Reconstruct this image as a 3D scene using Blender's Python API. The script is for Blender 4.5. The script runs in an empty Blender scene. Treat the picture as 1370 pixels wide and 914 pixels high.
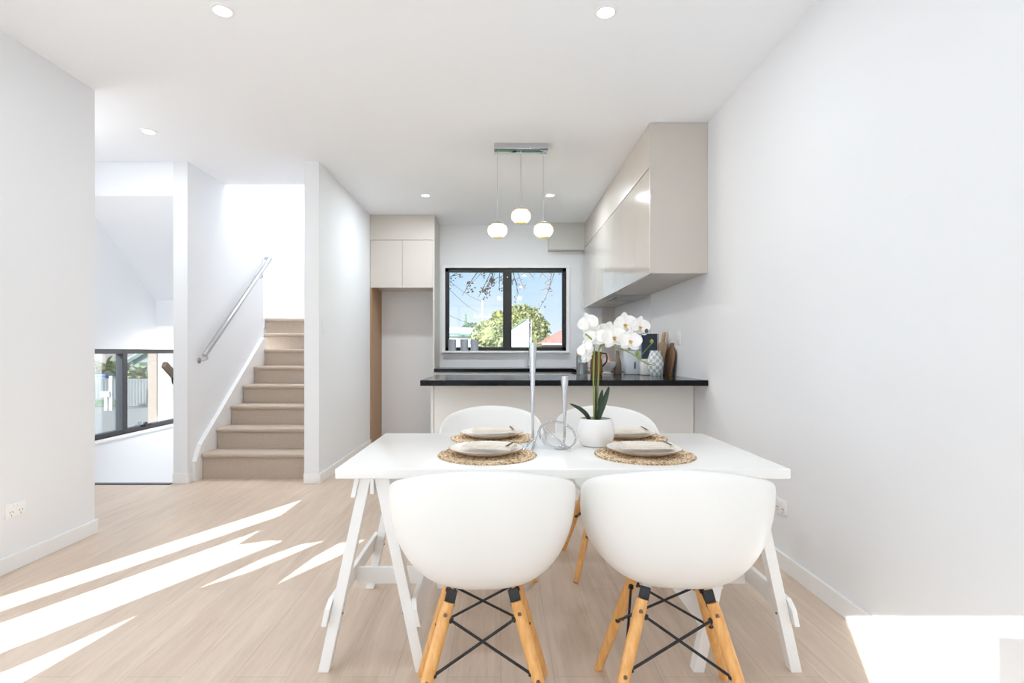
import bpy, bmesh, math, random
from mathutils import Vector, Matrix
random.seed(7)
PI = math.pi
S = bpy.context.scene
COL = S.collection
F = 733.0; VX = 670.0; VY = 470.0; EYE = 1.13; H = 2.75

# ------------------------------------------------------------------ materials
def lin(c):
    c = c / 255.0
    return c / 12.92 if c <= 0.04045 else ((c + 0.055) / 1.055) ** 2.4
def rgb(r, g, b): return (lin(r), lin(g), lin(b), 1.0)

class NT:
    def __init__(s, name):
        s.m = bpy.data.materials.new(name); s.m.use_nodes = True
        s.t = s.m.node_tree; s.t.nodes.clear()
        s.out = s.n('ShaderNodeOutputMaterial')
    def n(s, typ, **kw):
        nd = s.t.nodes.new(typ)
        for k, v in kw.items(): setattr(nd, k, v)
        return nd
    def l(s, a, b): s.t.links.new(a, b)
    def setv(s, nd, **kw):
        for k, v in kw.items(): nd.inputs[k.replace('_', ' ')].default_value = v

def mat(name, col, rough=0.5, metal=0.0, noise=0.0, nscale=20.0, bump=0.0, bscale=60.0, spec=0.5, coat=0.0, stretch=(1, 1, 1), col2=None):
    t = NT(name)
    p = t.n('ShaderNodeBsdfPrincipled')
    p.inputs['Base Color'].default_value = rgb(*col); p.inputs['Roughness'].default_value = rough
    p.inputs['Metallic'].default_value = metal; p.inputs['Specular IOR Level'].default_value = spec
    p.inputs['Coat Weight'].default_value = coat
    tc = t.n('ShaderNodeTexCoord'); mp = t.n('ShaderNodeMapping'); mp.inputs['Scale'].default_value = stretch
    t.l(tc.outputs['Object'], mp.inputs['Vector'])
    nz = t.n('ShaderNodeTexNoise'); nz.inputs['Scale'].default_value = nscale; nz.inputs['Detail'].default_value = 4
    t.l(mp.outputs['Vector'], nz.inputs['Vector'])
    if noise > 0 or col2:
        mx = t.n('ShaderNodeMix', data_type='RGBA')
        c1 = rgb(*col); c2 = rgb(*col2) if col2 else tuple(min(1, v * (1 - noise)) for v in c1[:3]) + (1,)
        mx.inputs[6].default_value = c1; mx.inputs[7].default_value = c2
        rp = t.n('ShaderNodeValToRGB'); rp.color_ramp.elements[0].position = 0.35; rp.color_ramp.elements[1].position = 0.65
        t.l(nz.outputs['Fac'], rp.inputs['Fac']); t.l(rp.outputs['Color'], mx.inputs[0])
        t.l(mx.outputs[2], p.inputs['Base Color'])
    if bump > 0:
        nb = t.n('ShaderNodeTexNoise'); nb.inputs['Scale'].default_value = bscale; nb.inputs['Detail'].default_value = 3
        t.l(mp.outputs['Vector'], nb.inputs['Vector'])
        b = t.n('ShaderNodeBump'); b.inputs['Strength'].default_value = bump; b.inputs['Distance'].default_value = 0.01
        t.l(nb.outputs['Fac'], b.inputs['Height']); t.l(b.outputs['Normal'], p.inputs['Normal'])
    t.l(p.outputs['BSDF'], t.out.inputs['Surface'])
    return t.m

def emis(name, col, strength):
    t = NT(name); e = t.n('ShaderNodeEmission'); e.inputs['Color'].default_value = rgb(*col); e.inputs['Strength'].default_value = strength
    t.l(e.outputs['Emission'], t.out.inputs['Surface']); return t.m

def thin_glass(name, tint=(255, 255, 255), refl=0.06, milk=0.0, milkcol=(255, 245, 230)):
    t = NT(name)
    tr = t.n('ShaderNodeBsdfTransparent'); tr.inputs['Color'].default_value = rgb(*tint)
    gl = t.n('ShaderNodeBsdfGlossy'); gl.inputs['Roughness'].default_value = 0.02
    lw = t.n('ShaderNodeLayerWeight'); lw.inputs['Blend'].default_value = 0.25
    ml = t.n('ShaderNodeMath', operation='MULTIPLY_ADD'); ml.inputs[1].default_value = 0.5; ml.inputs[2].default_value = refl
    t.l(lw.outputs['Fresnel'], ml.inputs[0])
    mx = t.n('ShaderNodeMixShader'); t.l(ml.outputs[0], mx.inputs[0]); t.l(tr.outputs[0], mx.inputs[1]); t.l(gl.outputs[0], mx.inputs[2])
    last = mx
    if milk > 0:
        d = t.n('ShaderNodeBsdfTranslucent'); d.inputs['Color'].default_value = rgb(*milkcol)
        m2 = t.n('ShaderNodeMixShader'); m2.inputs[0].default_value = milk
        t.l(mx.outputs[0], m2.inputs[1]); t.l(d.outputs[0], m2.inputs[2]); last = m2
    t.l(last.outputs[0], t.out.inputs['Surface']); return t.m

def translucent_sheet(name, fac):
    t = NT(name)
    d = t.n('ShaderNodeBsdfDiffuse'); d.inputs['Color'].default_value = (.8, .8, .8, 1)
    tl = t.n('ShaderNodeBsdfTranslucent'); tl.inputs['Color'].default_value = (.92, .92, .92, 1)
    mx = t.n('ShaderNodeMixShader'); mx.inputs[0].default_value = fac
    t.l(d.outputs[0], mx.inputs[1]); t.l(tl.outputs[0], mx.inputs[2])
    t.l(mx.outputs[0], t.out.inputs['Surface']); return t.m

def floor_mat():
    t = NT('oak_planks')
    tc = t.n('ShaderNodeTexCoord')
    mp = t.n('ShaderNodeMapping'); mp.inputs['Rotation'].default_value = (0, 0, PI / 2)
    t.l(tc.outputs['Object'], mp.inputs['Vector'])
    br = t.n('ShaderNodeTexBrick'); br.offset = 0.37; br.squash = 1
    t.setv(br, Scale=1.0, Mortar_Size=0.0012, Mortar_Smooth=0.3, Bias=0.0, Brick_Width=1.9, Row_Height=0.185)
    br.inputs['Color1'].default_value = rgb(215, 197, 180); br.inputs['Color2'].default_value = rgb(210, 191, 172)
    br.inputs['Mortar'].default_value = rgb(186, 165, 146)
    t.l(mp.outputs['Vector'], br.inputs['Vector'])
    m2 = t.n('ShaderNodeMapping'); m2.inputs['Scale'].default_value = (14, 0.9, 1)
    t.l(tc.outputs['Object'], m2.inputs['Vector'])
    nz = t.n('ShaderNodeTexNoise'); t.setv(nz, Scale=1.6, Detail=7.0, Roughness=0.62, Distortion=1.1)
    t.l(m2.outputs['Vector'], nz.inputs['Vector'])
    rp = t.n('ShaderNodeValToRGB'); rp.color_ramp.elements[0].position = .32; rp.color_ramp.elements[1].position = .7
    rp.color_ramp.elements[0].color = (.80, .77, .74, 1); rp.color_ramp.elements[1].color = (1.05, 1.05, 1.05, 1)
    t.l(nz.outputs['Fac'], rp.inputs['Fac'])
    mx = t.n('ShaderNodeMix', data_type='RGBA', blend_type='MULTIPLY'); mx.inputs[0].default_value = .7
    t.l(br.outputs['Color'], mx.inputs[6]); t.l(rp.outputs['Color'], mx.inputs[7])
    # fine dark pores
    m3 = t.n('ShaderNodeMapping'); m3.inputs['Scale'].default_value = (160, 9, 1); t.l(tc.outputs['Object'], m3.inputs['Vector'])
    n3 = t.n('ShaderNodeTexNoise'); t.setv(n3, Scale=1.0, Detail=2.0); t.l(m3.outputs['Vector'], n3.inputs['Vector'])
    r3 = t.n('ShaderNodeValToRGB'); r3.color_ramp.elements[0].position = .26; r3.color_ramp.elements[1].position = .36
    r3.color_ramp.elements[0].color = (.72, .68, .64, 1); r3.color_ramp.elements[1].color = (1, 1, 1, 1)
    t.l(n3.outputs['Fac'], r3.inputs['Fac'])
    mx3 = t.n('ShaderNodeMix', data_type='RGBA', blend_type='MULTIPLY'); mx3.inputs[0].default_value = .6
    t.l(mx.outputs[2], mx3.inputs[6]); t.l(r3.outputs['Color'], mx3.inputs[7])
    p = t.n('ShaderNodeBsdfPrincipled'); p.inputs['Roughness'].default_value = .38; p.inputs['Specular IOR Level'].default_value = .4
    t.l(mx3.outputs[2], p.inputs['Base Color'])
    b = t.n('ShaderNodeBump'); b.inputs['Strength'].default_value = .06; b.inputs['Distance'].default_value = .005
    t.l(nz.outputs['Fac'], b.inputs['Height']); t.l(b.outputs['Normal'], p.inputs['Normal'])
    t.l(p.outputs['BSDF'], t.out.inputs['Surface']); return t.m

def straw_mat():
    t = NT('braided_straw')
    tc = t.n('ShaderNodeTexCoord')
    nz = t.n('ShaderNodeTexNoise'); t.setv(nz, Scale=95.0, Detail=3.0); t.l(tc.outputs['Object'], nz.inputs['Vector'])
    rp = t.n('ShaderNodeValToRGB')
    e = rp.color_ramp.elements
    e[0].position = .33; e[0].color = rgb(126, 98, 70); e[1].position = .60; e[1].color = rgb(244, 224, 194)
    m = e.new(.45); m.color = rgb(226, 198, 160)
    t.l(nz.outputs['Fac'], rp.inputs['Fac'])
    wv = t.n('ShaderNodeTexWave', wave_type='RINGS', rings_direction='Z', wave_profile='SIN'); t.setv(wv, Scale=18.2, Distortion=3.5, Detail=2.0, Detail_Scale=3.0)
    t.l(tc.outputs['Object'], wv.inputs['Vector'])
    wr = t.n('ShaderNodeValToRGB'); wr.color_ramp.elements[0].position = .08; wr.color_ramp.elements[0].color = (.34, .27, .20, 1)  # grooves between rings darkened in the colour, standing in for shade
    wr.color_ramp.elements[1].position = .42; wr.color_ramp.elements[1].color = (1, 1, 1, 1)
    t.l(wv.outputs['Fac'], wr.inputs['Fac'])
    mu = t.n('ShaderNodeMix', data_type='RGBA', blend_type='MULTIPLY'); mu.inputs[0].default_value = .55
    t.l(rp.outputs['Color'], mu.inputs[6]); t.l(wr.outputs['Color'], mu.inputs[7])
    p = t.n('ShaderNodeBsdfPrincipled'); p.inputs['Roughness'].default_value = .85
    t.l(mu.outputs[2], p.inputs['Base Color'])
    b = t.n('ShaderNodeBump'); b.inputs['Strength'].default_value = .5; b.inputs['Distance'].default_value = .003
    t.l(nz.outputs['Fac'], b.inputs['Height']); t.l(b.outputs['Normal'], p.inputs['Normal'])
    t.l(p.outputs['BSDF'], t.out.inputs['Surface']); return t.m

def wood_mat(name, c1, c2, scale=(60, 60, 4), rough=.45):
    return mat(name, c1, rough, noise=.2, nscale=1.0, stretch=scale, col2=c2, bump=.05, bscale=1.0)

def check_mat():
    t = NT('checked_glaze')
    tc = t.n('ShaderNodeTexCoord'); sp = t.n('ShaderNodeSeparateXYZ'); t.l(tc.outputs['Object'], sp.inputs[0])
    at = t.n('ShaderNodeMath', operation='ARCTAN2'); t.l(sp.outputs['Y'], at.inputs[0]); t.l(sp.outputs['X'], at.inputs[1])
    cb = t.n('ShaderNodeCombineXYZ')
    a = t.n('ShaderNodeMath', operation='MULTIPLY'); a.inputs[1].default_value = 14 / (2 * PI); t.l(at.outputs[0], a.inputs[0])
    z = t.n('ShaderNodeMath', operation='MULTIPLY_ADD'); z.inputs[1].default_value = 36; z.inputs[2].default_value = .03; t.l(sp.outputs['Z'], z.inputs[0])
    t.l(a.outputs[0], cb.inputs[0]); t.l(z.outputs[0], cb.inputs[1]); cb.inputs[2].default_value = .5
    ch = t.n('ShaderNodeTexChecker'); ch.inputs['Scale'].default_value = 1.0
    ch.inputs['Color1'].default_value = rgb(250, 250, 248); ch.inputs['Color2'].default_value = rgb(186, 200, 204)
    t.l(cb.outputs[0], ch.inputs['Vector'])
    p = t.n('ShaderNodeBsdfPrincipled'); p.inputs['Roughness'].default_value = .25
    t.l(ch.outputs['Color'], p.inputs['Base Color']); t.l(p.outputs['BSDF'], t.out.inputs['Surface']); return t.m

M = {}
M['wall'] = mat('white_wall_paint', (234, 236, 239), .75, bump=.02, bscale=180, spec=.25)
M['ceil'] = mat('white_ceiling_paint', (246, 249, 253), .8, bump=.015, bscale=150, spec=.2)
M['trim'] = mat('white_gloss_trim', (240, 240, 240), .4)
M['floor'] = floor_mat()
M['carpet'] = mat('beige_carpet', (224, 208, 192), .95, noise=.25, nscale=260, bump=.9, bscale=320, spec=.1)
M['greige'] = mat('greige_lacquer', (205, 198, 190), .36, noise=.02, nscale=3, spec=.5)
M['greigegloss'] = mat('greige_gloss_door', (203, 197, 189), .12, noise=.02, nscale=3, spec=.8)
M['greygreige'] = mat('grey_green_lacquer', (198, 198, 192), .4, noise=.02, nscale=3)
M['brown'] = mat('brown_gable', (172, 138, 106), .5, noise=.06, nscale=2, stretch=(1, 1, .2))  # brown tone used on the inner gable only
M['cream'] = mat('cream_panel', (246, 244, 239), .45, noise=.02, nscale=2)
M['whitelac'] = mat('white_lacquer', (240, 240, 238), .35, noise=.01)
M['bench'] = mat('dark_stone_bench', (15, 16, 19), .12, noise=.15, nscale=220, spec=.22)
M['black'] = mat('black_powdercoat', (26, 27, 30), .4, noise=.05, nscale=40)
M['darkframe'] = mat('charcoal_aluminium', (52, 53, 57), .38, metal=.2, noise=.05, nscale=20)
M['chrome'] = mat('polished_chrome', (205, 207, 211), .07, metal=1.0, noise=.02, nscale=6)
M['steel'] = mat('brushed_steel', (196, 198, 200), .28, metal=1.0, noise=.05, nscale=10, stretch=(1, 30, 1))
M['plastic'] = mat('white_moulded_plastic', (243, 243, 241), .36, noise=.01, nscale=4)
M['beech'] = wood_mat('golden_beech', (238, 184, 116), (222, 160, 90), (70, 70, 6), .42)
M['whitewood'] = mat('white_painted_wood', (243, 243, 242), .42, noise=.015, nscale=3, bump=.03, bscale=30)
M['tabletop'] = mat('white_melamine_top', (244, 243, 241), .22, noise=.01, nscale=3)
M['straw'] = straw_mat()
M['plate'] = mat('speckled_stoneware', (246, 241, 234), .3, noise=.08, nscale=90)
M['plate_foot'] = mat('toasted_clay_edge', (170, 132, 100), .5, noise=.1, nscale=40)
M['linen'] = mat('oatmeal_linen', (236, 228, 216), .9, noise=.06, nscale=240, bump=.25, bscale=400)
M['linen_trim'] = mat('dark_linen_hem', (120, 108, 98), .9, noise=.1, nscale=200)
M['pot'] = mat('white_ceramic', (242, 241, 239), .2, noise=.01)
M['soil'] = mat('bark_potting_mix', (92, 66, 46), .95, noise=.5, nscale=70, bump=1, bscale=90)
M['stem'] = mat('green_orchid_stem', (150, 160, 78), .5, noise=.2, nscale=40)
M['stake'] = mat('dark_plant_stake', (58, 56, 40), .6, noise=.2, nscale=30)
M['leaf'] = mat('dark_orchid_leaf', (48, 70, 46), .35, noise=.3, nscale=12, stretch=(6, 1, 1))
M['petal'] = mat('white_orchid_petal', (250, 248, 245), .55, noise=.03, nscale=30)
M['lip'] = mat('yellow_orchid_lip', (232, 184, 84), .5, noise=.3, nscale=60)
M['bud'] = mat('green_orchid_bud', (140, 158, 62), .45, noise=.3, nscale=40)
M['darkbud'] = mat('grey_orchid_bud', (84, 84, 76), .5, noise=.3, nscale=40)
M['navy'] = mat('navy_book_cloth', (34, 46, 66), .6, noise=.1, nscale=100)
M['navylight'] = mat('slate_blue_spine', (88, 116, 148), .5, noise=.08, nscale=60)
M['paper'] = mat('cream_paper', (226, 220, 196), .8, noise=.08, nscale=10, stretch=(60, 1, 1))
M['board'] = wood_mat('pale_chopping_board', (206, 172, 130), (186, 148, 104), (4, 50, 4))
M['boarddark'] = wood_mat('walnut_chopping_board', (140, 110, 84), (116, 88, 66), (4, 50, 4))
M['check'] = check_mat()
M['tumbler'] = mat('smoky_ribbed_glass', (190, 195, 205), .35, noise=.3, nscale=3, stretch=(60, 60, 6))
M['amber'] = mat('amber_glass', (158, 98, 46), .12, noise=.25, nscale=8)
M['stripe'] = mat('pink_striped_cotton', (232, 220, 214), .85, nscale=3, stretch=(60, 1, 1), col2=(198, 140, 124))
M['bluepaper'] = mat('pale_blue_enamel', (216, 226, 234), .3, noise=.03, nscale=6)
M['taupe'] = mat('taupe_ceramic', (136, 120, 106), .45, noise=.1, nscale=10)
M['winglass'] = thin_glass('window_glass', (250, 252, 252), .03)
M['jarglass'] = thin_glass('clear_jar_glass', (236, 242, 244), .12)
M['globe'] = thin_glass('champagne_globe_glass', (252, 240, 222), .10, .075, (255, 232, 198))
M['ledwarm'] = emis('warm_led', (255, 226, 168), 5.0)
M['ambershine'] = emis('amber_led_ring', (255, 205, 110), 1.6)
M['led'] = emis('downlight_led', (255, 252, 246), 14.0)
M['sunmask'] = translucent_sheet('sun_mask_white', .36)  # translucent material of the added sun-shaping sheets
M['sunmaskdense'] = translucent_sheet('sun_mask_dense_white', .16)
M['splash'] = mat('pale_glass_splashback', (226, 227, 229), .08, noise=.01, spec=.6)
M['filterdark'] = mat('hood_filter_mesh', (190, 192, 192), .35, metal=.8, noise=.4, nscale=3, stretch=(1, 60, 1))
M['glassblack'] = mat('black_ceramic_glass', (14, 14, 16), .05, noise=.05, spec=.6)
M['outlet'] = mat('white_switch_plastic', (244, 244, 244), .3, noise=.01)
M['slot'] = mat('grey_slot', (120, 120, 122), .6, noise=.05)
M['brass'] = mat('dull_steel_bolt', (140, 128, 110), .35, metal=.9, noise=.1)
# outside
M['grass'] = mat('lawn_green', (84, 116, 66), .95, noise=.3, nscale=3, bump=.5, bscale=40)
M['road'] = mat('grey_asphalt', (132, 134, 138), .9, noise=.15, nscale=4)
M['pave'] = mat('pale_concrete', (126, 125, 121), .9, noise=.1, nscale=4)
M['fence'] = mat('weathered_grey_timber', (112, 116, 117), .85, noise=.25, nscale=2, stretch=(20, 20, 1))
M['render'] = mat('white_house_render', (190, 189, 186), .8, noise=.05, nscale=3)
M['beigerender'] = mat('beige_post_render', (140, 124, 110), .8, noise=.15, nscale=30)
M['greenpaint'] = mat('pale_green_weatherboard', (108, 132, 122), .7, noise=.05, nscale=2, stretch=(1, 1, 20))
M['eave'] = mat('dark_green_fascia', (76, 100, 92), .6, noise=.1)
M['tile'] = mat('terracotta_roof', (160, 98, 86), .8, noise=.3, nscale=2, stretch=(4, 4, 30))
M['greyroof'] = mat('pale_grey_roof', (160, 162, 164), .7, noise=.12, nscale=2, stretch=(20, 1, 1))
M['olive'] = mat('olive_foliage', (128, 126, 70), .9, noise=.55, nscale=3.5, bump=1, bscale=6, col2=(78, 82, 42))
M['palegreen'] = mat('pale_green_foliage', (140, 142, 96), .9, noise=.4, nscale=4, bump=1, bscale=6, col2=(104, 108, 66))
M['conifer'] = mat('conifer_foliage', (92, 112, 88), .9, noise=.4, nscale=5, bump=1, bscale=8)
M['palm'] = mat('palm_green', (122, 134, 76), .6, noise=.35, nscale=5)
M['bark'] = mat('grey_bark', (112, 98, 84), .9, noise=.3, nscale=12)
M['twig'] = mat('brown_twig', (84, 64, 52), .9, noise=.2, nscale=12)
M['twigleaf'] = mat('rusty_leaf', (126, 92, 70), .8, noise=.4, nscale=12)
M['poletimber'] = mat('grey_pole_timber', (170, 162, 152), .9, noise=.2, nscale=6)
M['bluebin'] = mat('blue_plastic', (78, 104, 142), .5, noise=.1)

# ------------------------------------------------------------------ mesh helpers
def NB(): return bmesh.new()

def box(bm, x0, x1, y0, y1, z0, z1, bev=0.0, seg=2):
    r = bmesh.ops.create_cube(bm, size=1.0)
    vs = r['verts']
    for v in vs:
        v.co = Vector(((x0 + x1) / 2 + v.co.x * (x1 - x0), (y0 + y1) / 2 + v.co.y * (y1 - y0), (z0 + z1) / 2 + v.co.z * (z1 - z0)))
    if bev > 0:
        es = list({e for v in vs for e in v.link_edges})
        bmesh.ops.bevel(bm, geom=es, offset=bev, segments=seg, affect='EDGES', profile=.5)
    return bm

def prism(bm, pts, vec, bev=0.0):
    vec = Vector(vec)
    a = [bm.verts.new(Vector(p)) for p in pts]; b = [bm.verts.new(Vector(p) + vec) for p in pts]
    fs = [bm.faces.new(a), bm.faces.new(list(reversed(b)))]
    n = len(pts)
    for i in range(n):
        fs.append(bm.faces.new((a[i], b[i], b[(i + 1) % n], a[(i + 1) % n])))
    bmesh.ops.recalc_face_normals(bm, faces=fs)
    if bev > 0:
        es = list({e for f in fs for e in f.edges})
        bmesh.ops.bevel(bm, geom=es, offset=bev, segments=2, affect='EDGES', profile=.5)
    return bm

def bar(bm, p0, p1, w, h, side=(1, 0, 0), bev=0.002):
    p0, p1 = Vector(p0), Vector(p1); d = (p1 - p0).normalized()
    s = Vector(side); s = (s - d * s.dot(d)).normalized(); u = d.cross(s)
    pts = [p0 + s * (w / 2 * i) + u * (h / 2 * j) for i, j in ((-1, -1), (1, -1), (1, 1), (-1, 1))]
    return prism(bm, pts, p1 - p0, bev)

def tube(bm, pts, r, seg=10, closed=False):
    P = [Vector(p) for p in pts]; n = len(P)
    R = r if isinstance(r, (list, tuple)) else [r] * n
    rings = []
    t0 = (P[1] - P[0]).normalized()
    ref = Vector((0, 0, 1)) if abs(t0.z) < .9 else Vector((1, 0, 0))
    nrm = (ref - t0 * ref.dot(t0)).normalized()
    for i in range(n):
        if closed: t = (P[(i + 1) % n] - P[i - 1]).normalized()
        else: t = (P[min(i + 1, n - 1)] - P[max(i - 1, 0)]).normalized()
        nrm = (nrm - t * nrm.dot(t)).normalized(); bn = t.cross(nrm)
        rings.append([bm.verts.new(P[i] + (nrm * math.cos(2 * PI * k / seg) + bn * math.sin(2 * PI * k / seg)) * R[i]) for k in range(seg)])
    m = n if closed else n - 1
    for i in range(m):
        a, b = rings[i], rings[(i + 1) % n]
        for k in range(seg):
            bm.faces.new((a[k], a[(k + 1) % seg], b[(k + 1) % seg], b[k]))
    if not closed:
        bm.faces.new(list(reversed(rings[0]))); bm.faces.new(rings[-1])
    return bm

def lathe(bm, prof, seg=40, c=(0, 0, 0)):
    rings = []
    for r, z in prof:
        if r < 1e-6: rings.append([bm.verts.new((c[0], c[1], c[2] + z))])
        else: rings.append([bm.verts.new((c[0] + r * math.cos(2 * PI * k / seg), c[1] + r * math.sin(2 * PI * k / seg), c[2] + z)) for k in range(seg)])
    for a, b in zip(rings, rings[1:]):
        for k in range(seg):
            k2 = (k + 1) % seg
            if len(a) == 1 and len(b) == 1: continue
            if len(a) == 1: bm.faces.new((a[0], b[k2], b[k]))
            elif len(b) == 1: bm.faces.new((a[k], a[k2], b[0]))
            else: bm.faces.new((a[k], a[k2], b[k2], b[k]))
    return bm

def disc(bm, c, r, nrm=(0, 0, 1), depth=.003, seg=16):
    n = Vector(nrm).normalized(); c = Vector(c)
    return tube(bm, [c, c + n * depth], r, seg)

def smooth_pts(pts, n=8):
    P = [Vector(p) for p in pts]; out = []
    for i in range(len(P) - 1):
        p0 = P[max(i - 1, 0)]; p1 = P[i]; p2 = P[i + 1]; p3 = P[min(i + 2, len(P) - 1)]
        for k in range(n):
            t = k / n
            out.append(.5 * ((2 * p1) + (p2 - p0) * t + (2 * p0 - 5 * p1 + 4 * p2 - p3) * t * t + (3 * p1 - p0 - 3 * p2 + p3) * t ** 3))
    out.append(P[-1]); return out

def tag(o, label=None, cat=None, group=None, kind=None):
    if label: o['label'] = label
    if cat: o['category'] = cat
    if group: o['group'] = group
    if kind: o['kind'] = kind
    return o

def obj(name, bm, m, parent=None, smooth=True, ang=35, loc=None, rot=None):
    bmesh.ops.recalc_face_normals(bm, faces=bm.faces[:])
    me = bpy.data.meshes.new(name); bm.to_mesh(me); bm.free()
    if smooth:
        for p in me.polygons: p.use_smooth = True
        me.set_sharp_from_angle(angle=math.radians(ang))
    o = bpy.data.objects.new(name, me); COL.objects.link(o)
    for mm in (m if isinstance(m, (list, tuple)) else [m]): me.materials.append(M[mm])
    if parent: o.parent = parent
    if loc: o.location = loc
    if rot: o.rotation_euler = rot
    return o

def thing(name, label, cat, loc=(0, 0, 0), rz=0.0, group=None):
    o = bpy.data.objects.new(name, None); COL.objects.link(o)
    o.empty_display_size = .1; o.location = loc; o.rotation_euler = (0, 0, rz)
    return tag(o, label, cat, group)

def dup(root, loc, rz, label=None, group=None):
    r = root.copy(); COL.objects.link(r); r.location = loc; r.rotation_euler = (0, 0, rz)
    if label: r['label'] = label
    if group: r['group'] = group
    for ch in list(root.children):
        c = ch.copy(); COL.objects.link(c); c.parent = r
        for g in list(ch.children):
            d = g.copy(); COL.objects.link(d); d.parent = c
    return r

def struct(name, bm, m, label=None, cat=None, smooth=False):
    o = obj(name, bm, m, None, smooth)
    return tag(o, label or None, cat, None, 'structure')

# ------------------------------------------------------------------ room shell
XR, XL, YB, YF = 1.466, -2.52, 7.05, -0.8
XP0, XP1 = -1.679, -1.552        # partition between stair and kitchen
XS0, XS1 = -2.797, -2.676        # stair wall
YE = 4.68                        # where those two walls end towards the room
XE = -3.6                        # outer wall by the landing
UP = 5.2                         # top of the stairwell

b = NB()
box(b, XE - .1, XR + .1, YF - .1, YE, -.12, 0)
box(b, XS0, XR + .1, YE, YB + .1, -.12, 0)
struct('floor', b, 'floor', 'pale oak plank floor running through dining room and kitchen', 'floor')
b = NB(); box(b, XE, XS0, YE - 1, YB, -1.7, -1.6)
struct('floor_landing', b, 'floor', 'lower landing floor below the corner window', 'floor')
b = NB()
box(b, XE - .1, XR + .1, YF - .1, YE, H, H + .1)
box(b, XS0, XR + .1, YE, 5.33, H, H + .1)
box(b, XP0, XR + .1, 5.33, YB + .1, H, H + .1)
struct('ceiling', b, 'ceil', 'flat white ceiling with recessed downlights', 'ceiling')
b = NB(); box(b, XR, XR + .1, YF - .1, YB + .1, 0, H)
struct('wall_right', b, 'wall', 'long white wall beside the dining table', 'wall')
b = NB()
box(b, XL - .1, XL, 2.05, 3.40, 0, H); box(b, XL - .1, XL, YF - .1, 2.05, 2.3, H); box(b, XL - .1, XL, YF - .1, -.65, 0, 2.3)
struct('wall_left', b, 'wall', 'white wall with a low double power point', 'wall')
b = NB(); box(b, XE - .1, XL - .1, 2.05, 2.15, 0, H)
struct('wall_hall', b, 'wall', 'white wall closing the hall behind the dining wall', 'wall')
WX0, WX1, WZ0, WZ1 = -.715, .842, 1.135, 2.2      # kitchen window hole
b = NB()
box(b, XE - .1, XP0, YB, YB + .12, -1.7, UP)
box(b, XP0, WX0, YB, YB + .12, 0, H + .1); box(b, WX1, XR + .1, YB, YB + .12, 0, H + .1)
box(b, WX0, WX1, YB, YB + .12, 0, WZ0); box(b, WX0, WX1, YB, YB + .12, WZ1, H + .1)
struct('wall_back', b, 'wall', 'white kitchen wall around the black framed window', 'wall')
b = NB(); box(b, XP0, XP1, YE, YB, 0, H)
box(b, XP0, XP1, 5.33, YB, H, UP)
struct('wall_partition', b, 'wall', 'white wall between staircase and kitchen', 'wall')
b = NB(); box(b, XS0, XS1, YE, 6.18, -1.6, UP)
struct('wall_stair', b, 'wall', 'white wall carrying the steel stair handrail', 'wall')
LY0, LY1, LZ0, LZ1 = 4.15, 6.35, .335, 1.15
b = NB()
box(b, XE - .1, XE, 2.15, LY0, -1.7, UP); box(b, XE - .1, XE, LY1, YB, -1.7, UP)
box(b, XE - .1, XE, LY0, LY1, -1.7, LZ0); box(b, XE - .1, XE, LY0, LY1, LZ1, UP)
struct('wall_outer', b, 'wall', 'white outer wall around the low landing window', 'wall')
FX0, FX1 = -2.3, 1.25
b = NB()
box(b, XL - .1, FX0, YF - .1, YF, 0, H); box(b, FX1, XR + .1, YF - .1, YF, 0, H); box(b, FX0, FX1, YF - .1, YF, 2.4, H)
struct('wall_front', b, 'wall', 'white wall around the wide glazed doors behind the dining table', 'wall')
b = NB()
box(b, XE - .1, XP0, 5.23, 5.33, H + .1, UP)
struct('wall_stairwell', b, 'wall', 'upper stairwell wall above the ceiling opening', 'wall')
b = NB()      # stairwell roof with a skylight opening
box(b, XE - .1, XP1, 5.23, 5.6, UP, UP + .1); box(b, XE - .1, XP1, 6.8, YB + .12, UP, UP + .1)
box(b, XE - .1, -3.2, 5.6, 6.8, UP, UP + .1); box(b, -1.9, XP1, 5.6, 6.8, UP, UP + .1)
struct('ceiling_stairwell', b, 'ceil', 'stairwell ceiling around a skylight', 'ceiling')
b = NB(); box(b, -3.22, -1.88, 5.58, 6.82, UP + .1, UP + .115)
struct('window_5', b, 'winglass', 'skylight pane over the stairwell', 'skylight')
# return flight above the landing: sloped soffit and landing slab
b = NB()
prism(b, [(XE, 4.69, 2.46), (XE, 5.72, 1.66), (XE, 5.72, 1.39), (XE, 7.05, 1.39), (XE, 7.05, 1.52), (XE, 6.3, 1.52), (XE, 6.25, 1.70), (XE, 4.75, 2.86), (XE, 4.69, 2.86)], (XS0 - XE, 0, 0))
struct('ceiling_soffit', b, 'ceil', 'sloping white underside of the upper stair flight', 'ceiling')

def skirt(name, boxes, lab):
    b = NB()
    for bx in boxes: box(b, *bx, bev=.003)
    struct(name, b, 'trim', lab, 'baseboard')
BH = .085
skirt('baseboard_right', [(XR - .014, XR, YF, 4.15, 0, BH)], 'white skirting along the dining wall')
skirt('baseboard_left', [(XL, XL + .014, 2.05, 3.414, 0, BH), (XL - .114, XL, 3.40, 3.414, 0, BH)], 'white skirting along the wall with the power point')
skirt('baseboard_partition', [(XP1, XP1 + .014, YE, 6.5, 0, BH), (XP0 - .002, XP1 + .014, YE - .014, YE, 0, BH)], 'white skirting around the stair and kitchen partition')
skirt('baseboard_stair', [(XS0, XS1 + .014, YE - .014, YE, 0, BH), (XS1, XS1 + .014, YE, 4.72, 0, BH)], 'white skirting around the foot of the stair wall')
b = NB(); box(b, XE, XS0, YE - .05, YE + .012, -.11, .006, .002)
struct('trim_1', b, 'darkframe', 'thin dark nosing at the edge of the floor by the landing', 'trim')

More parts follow.
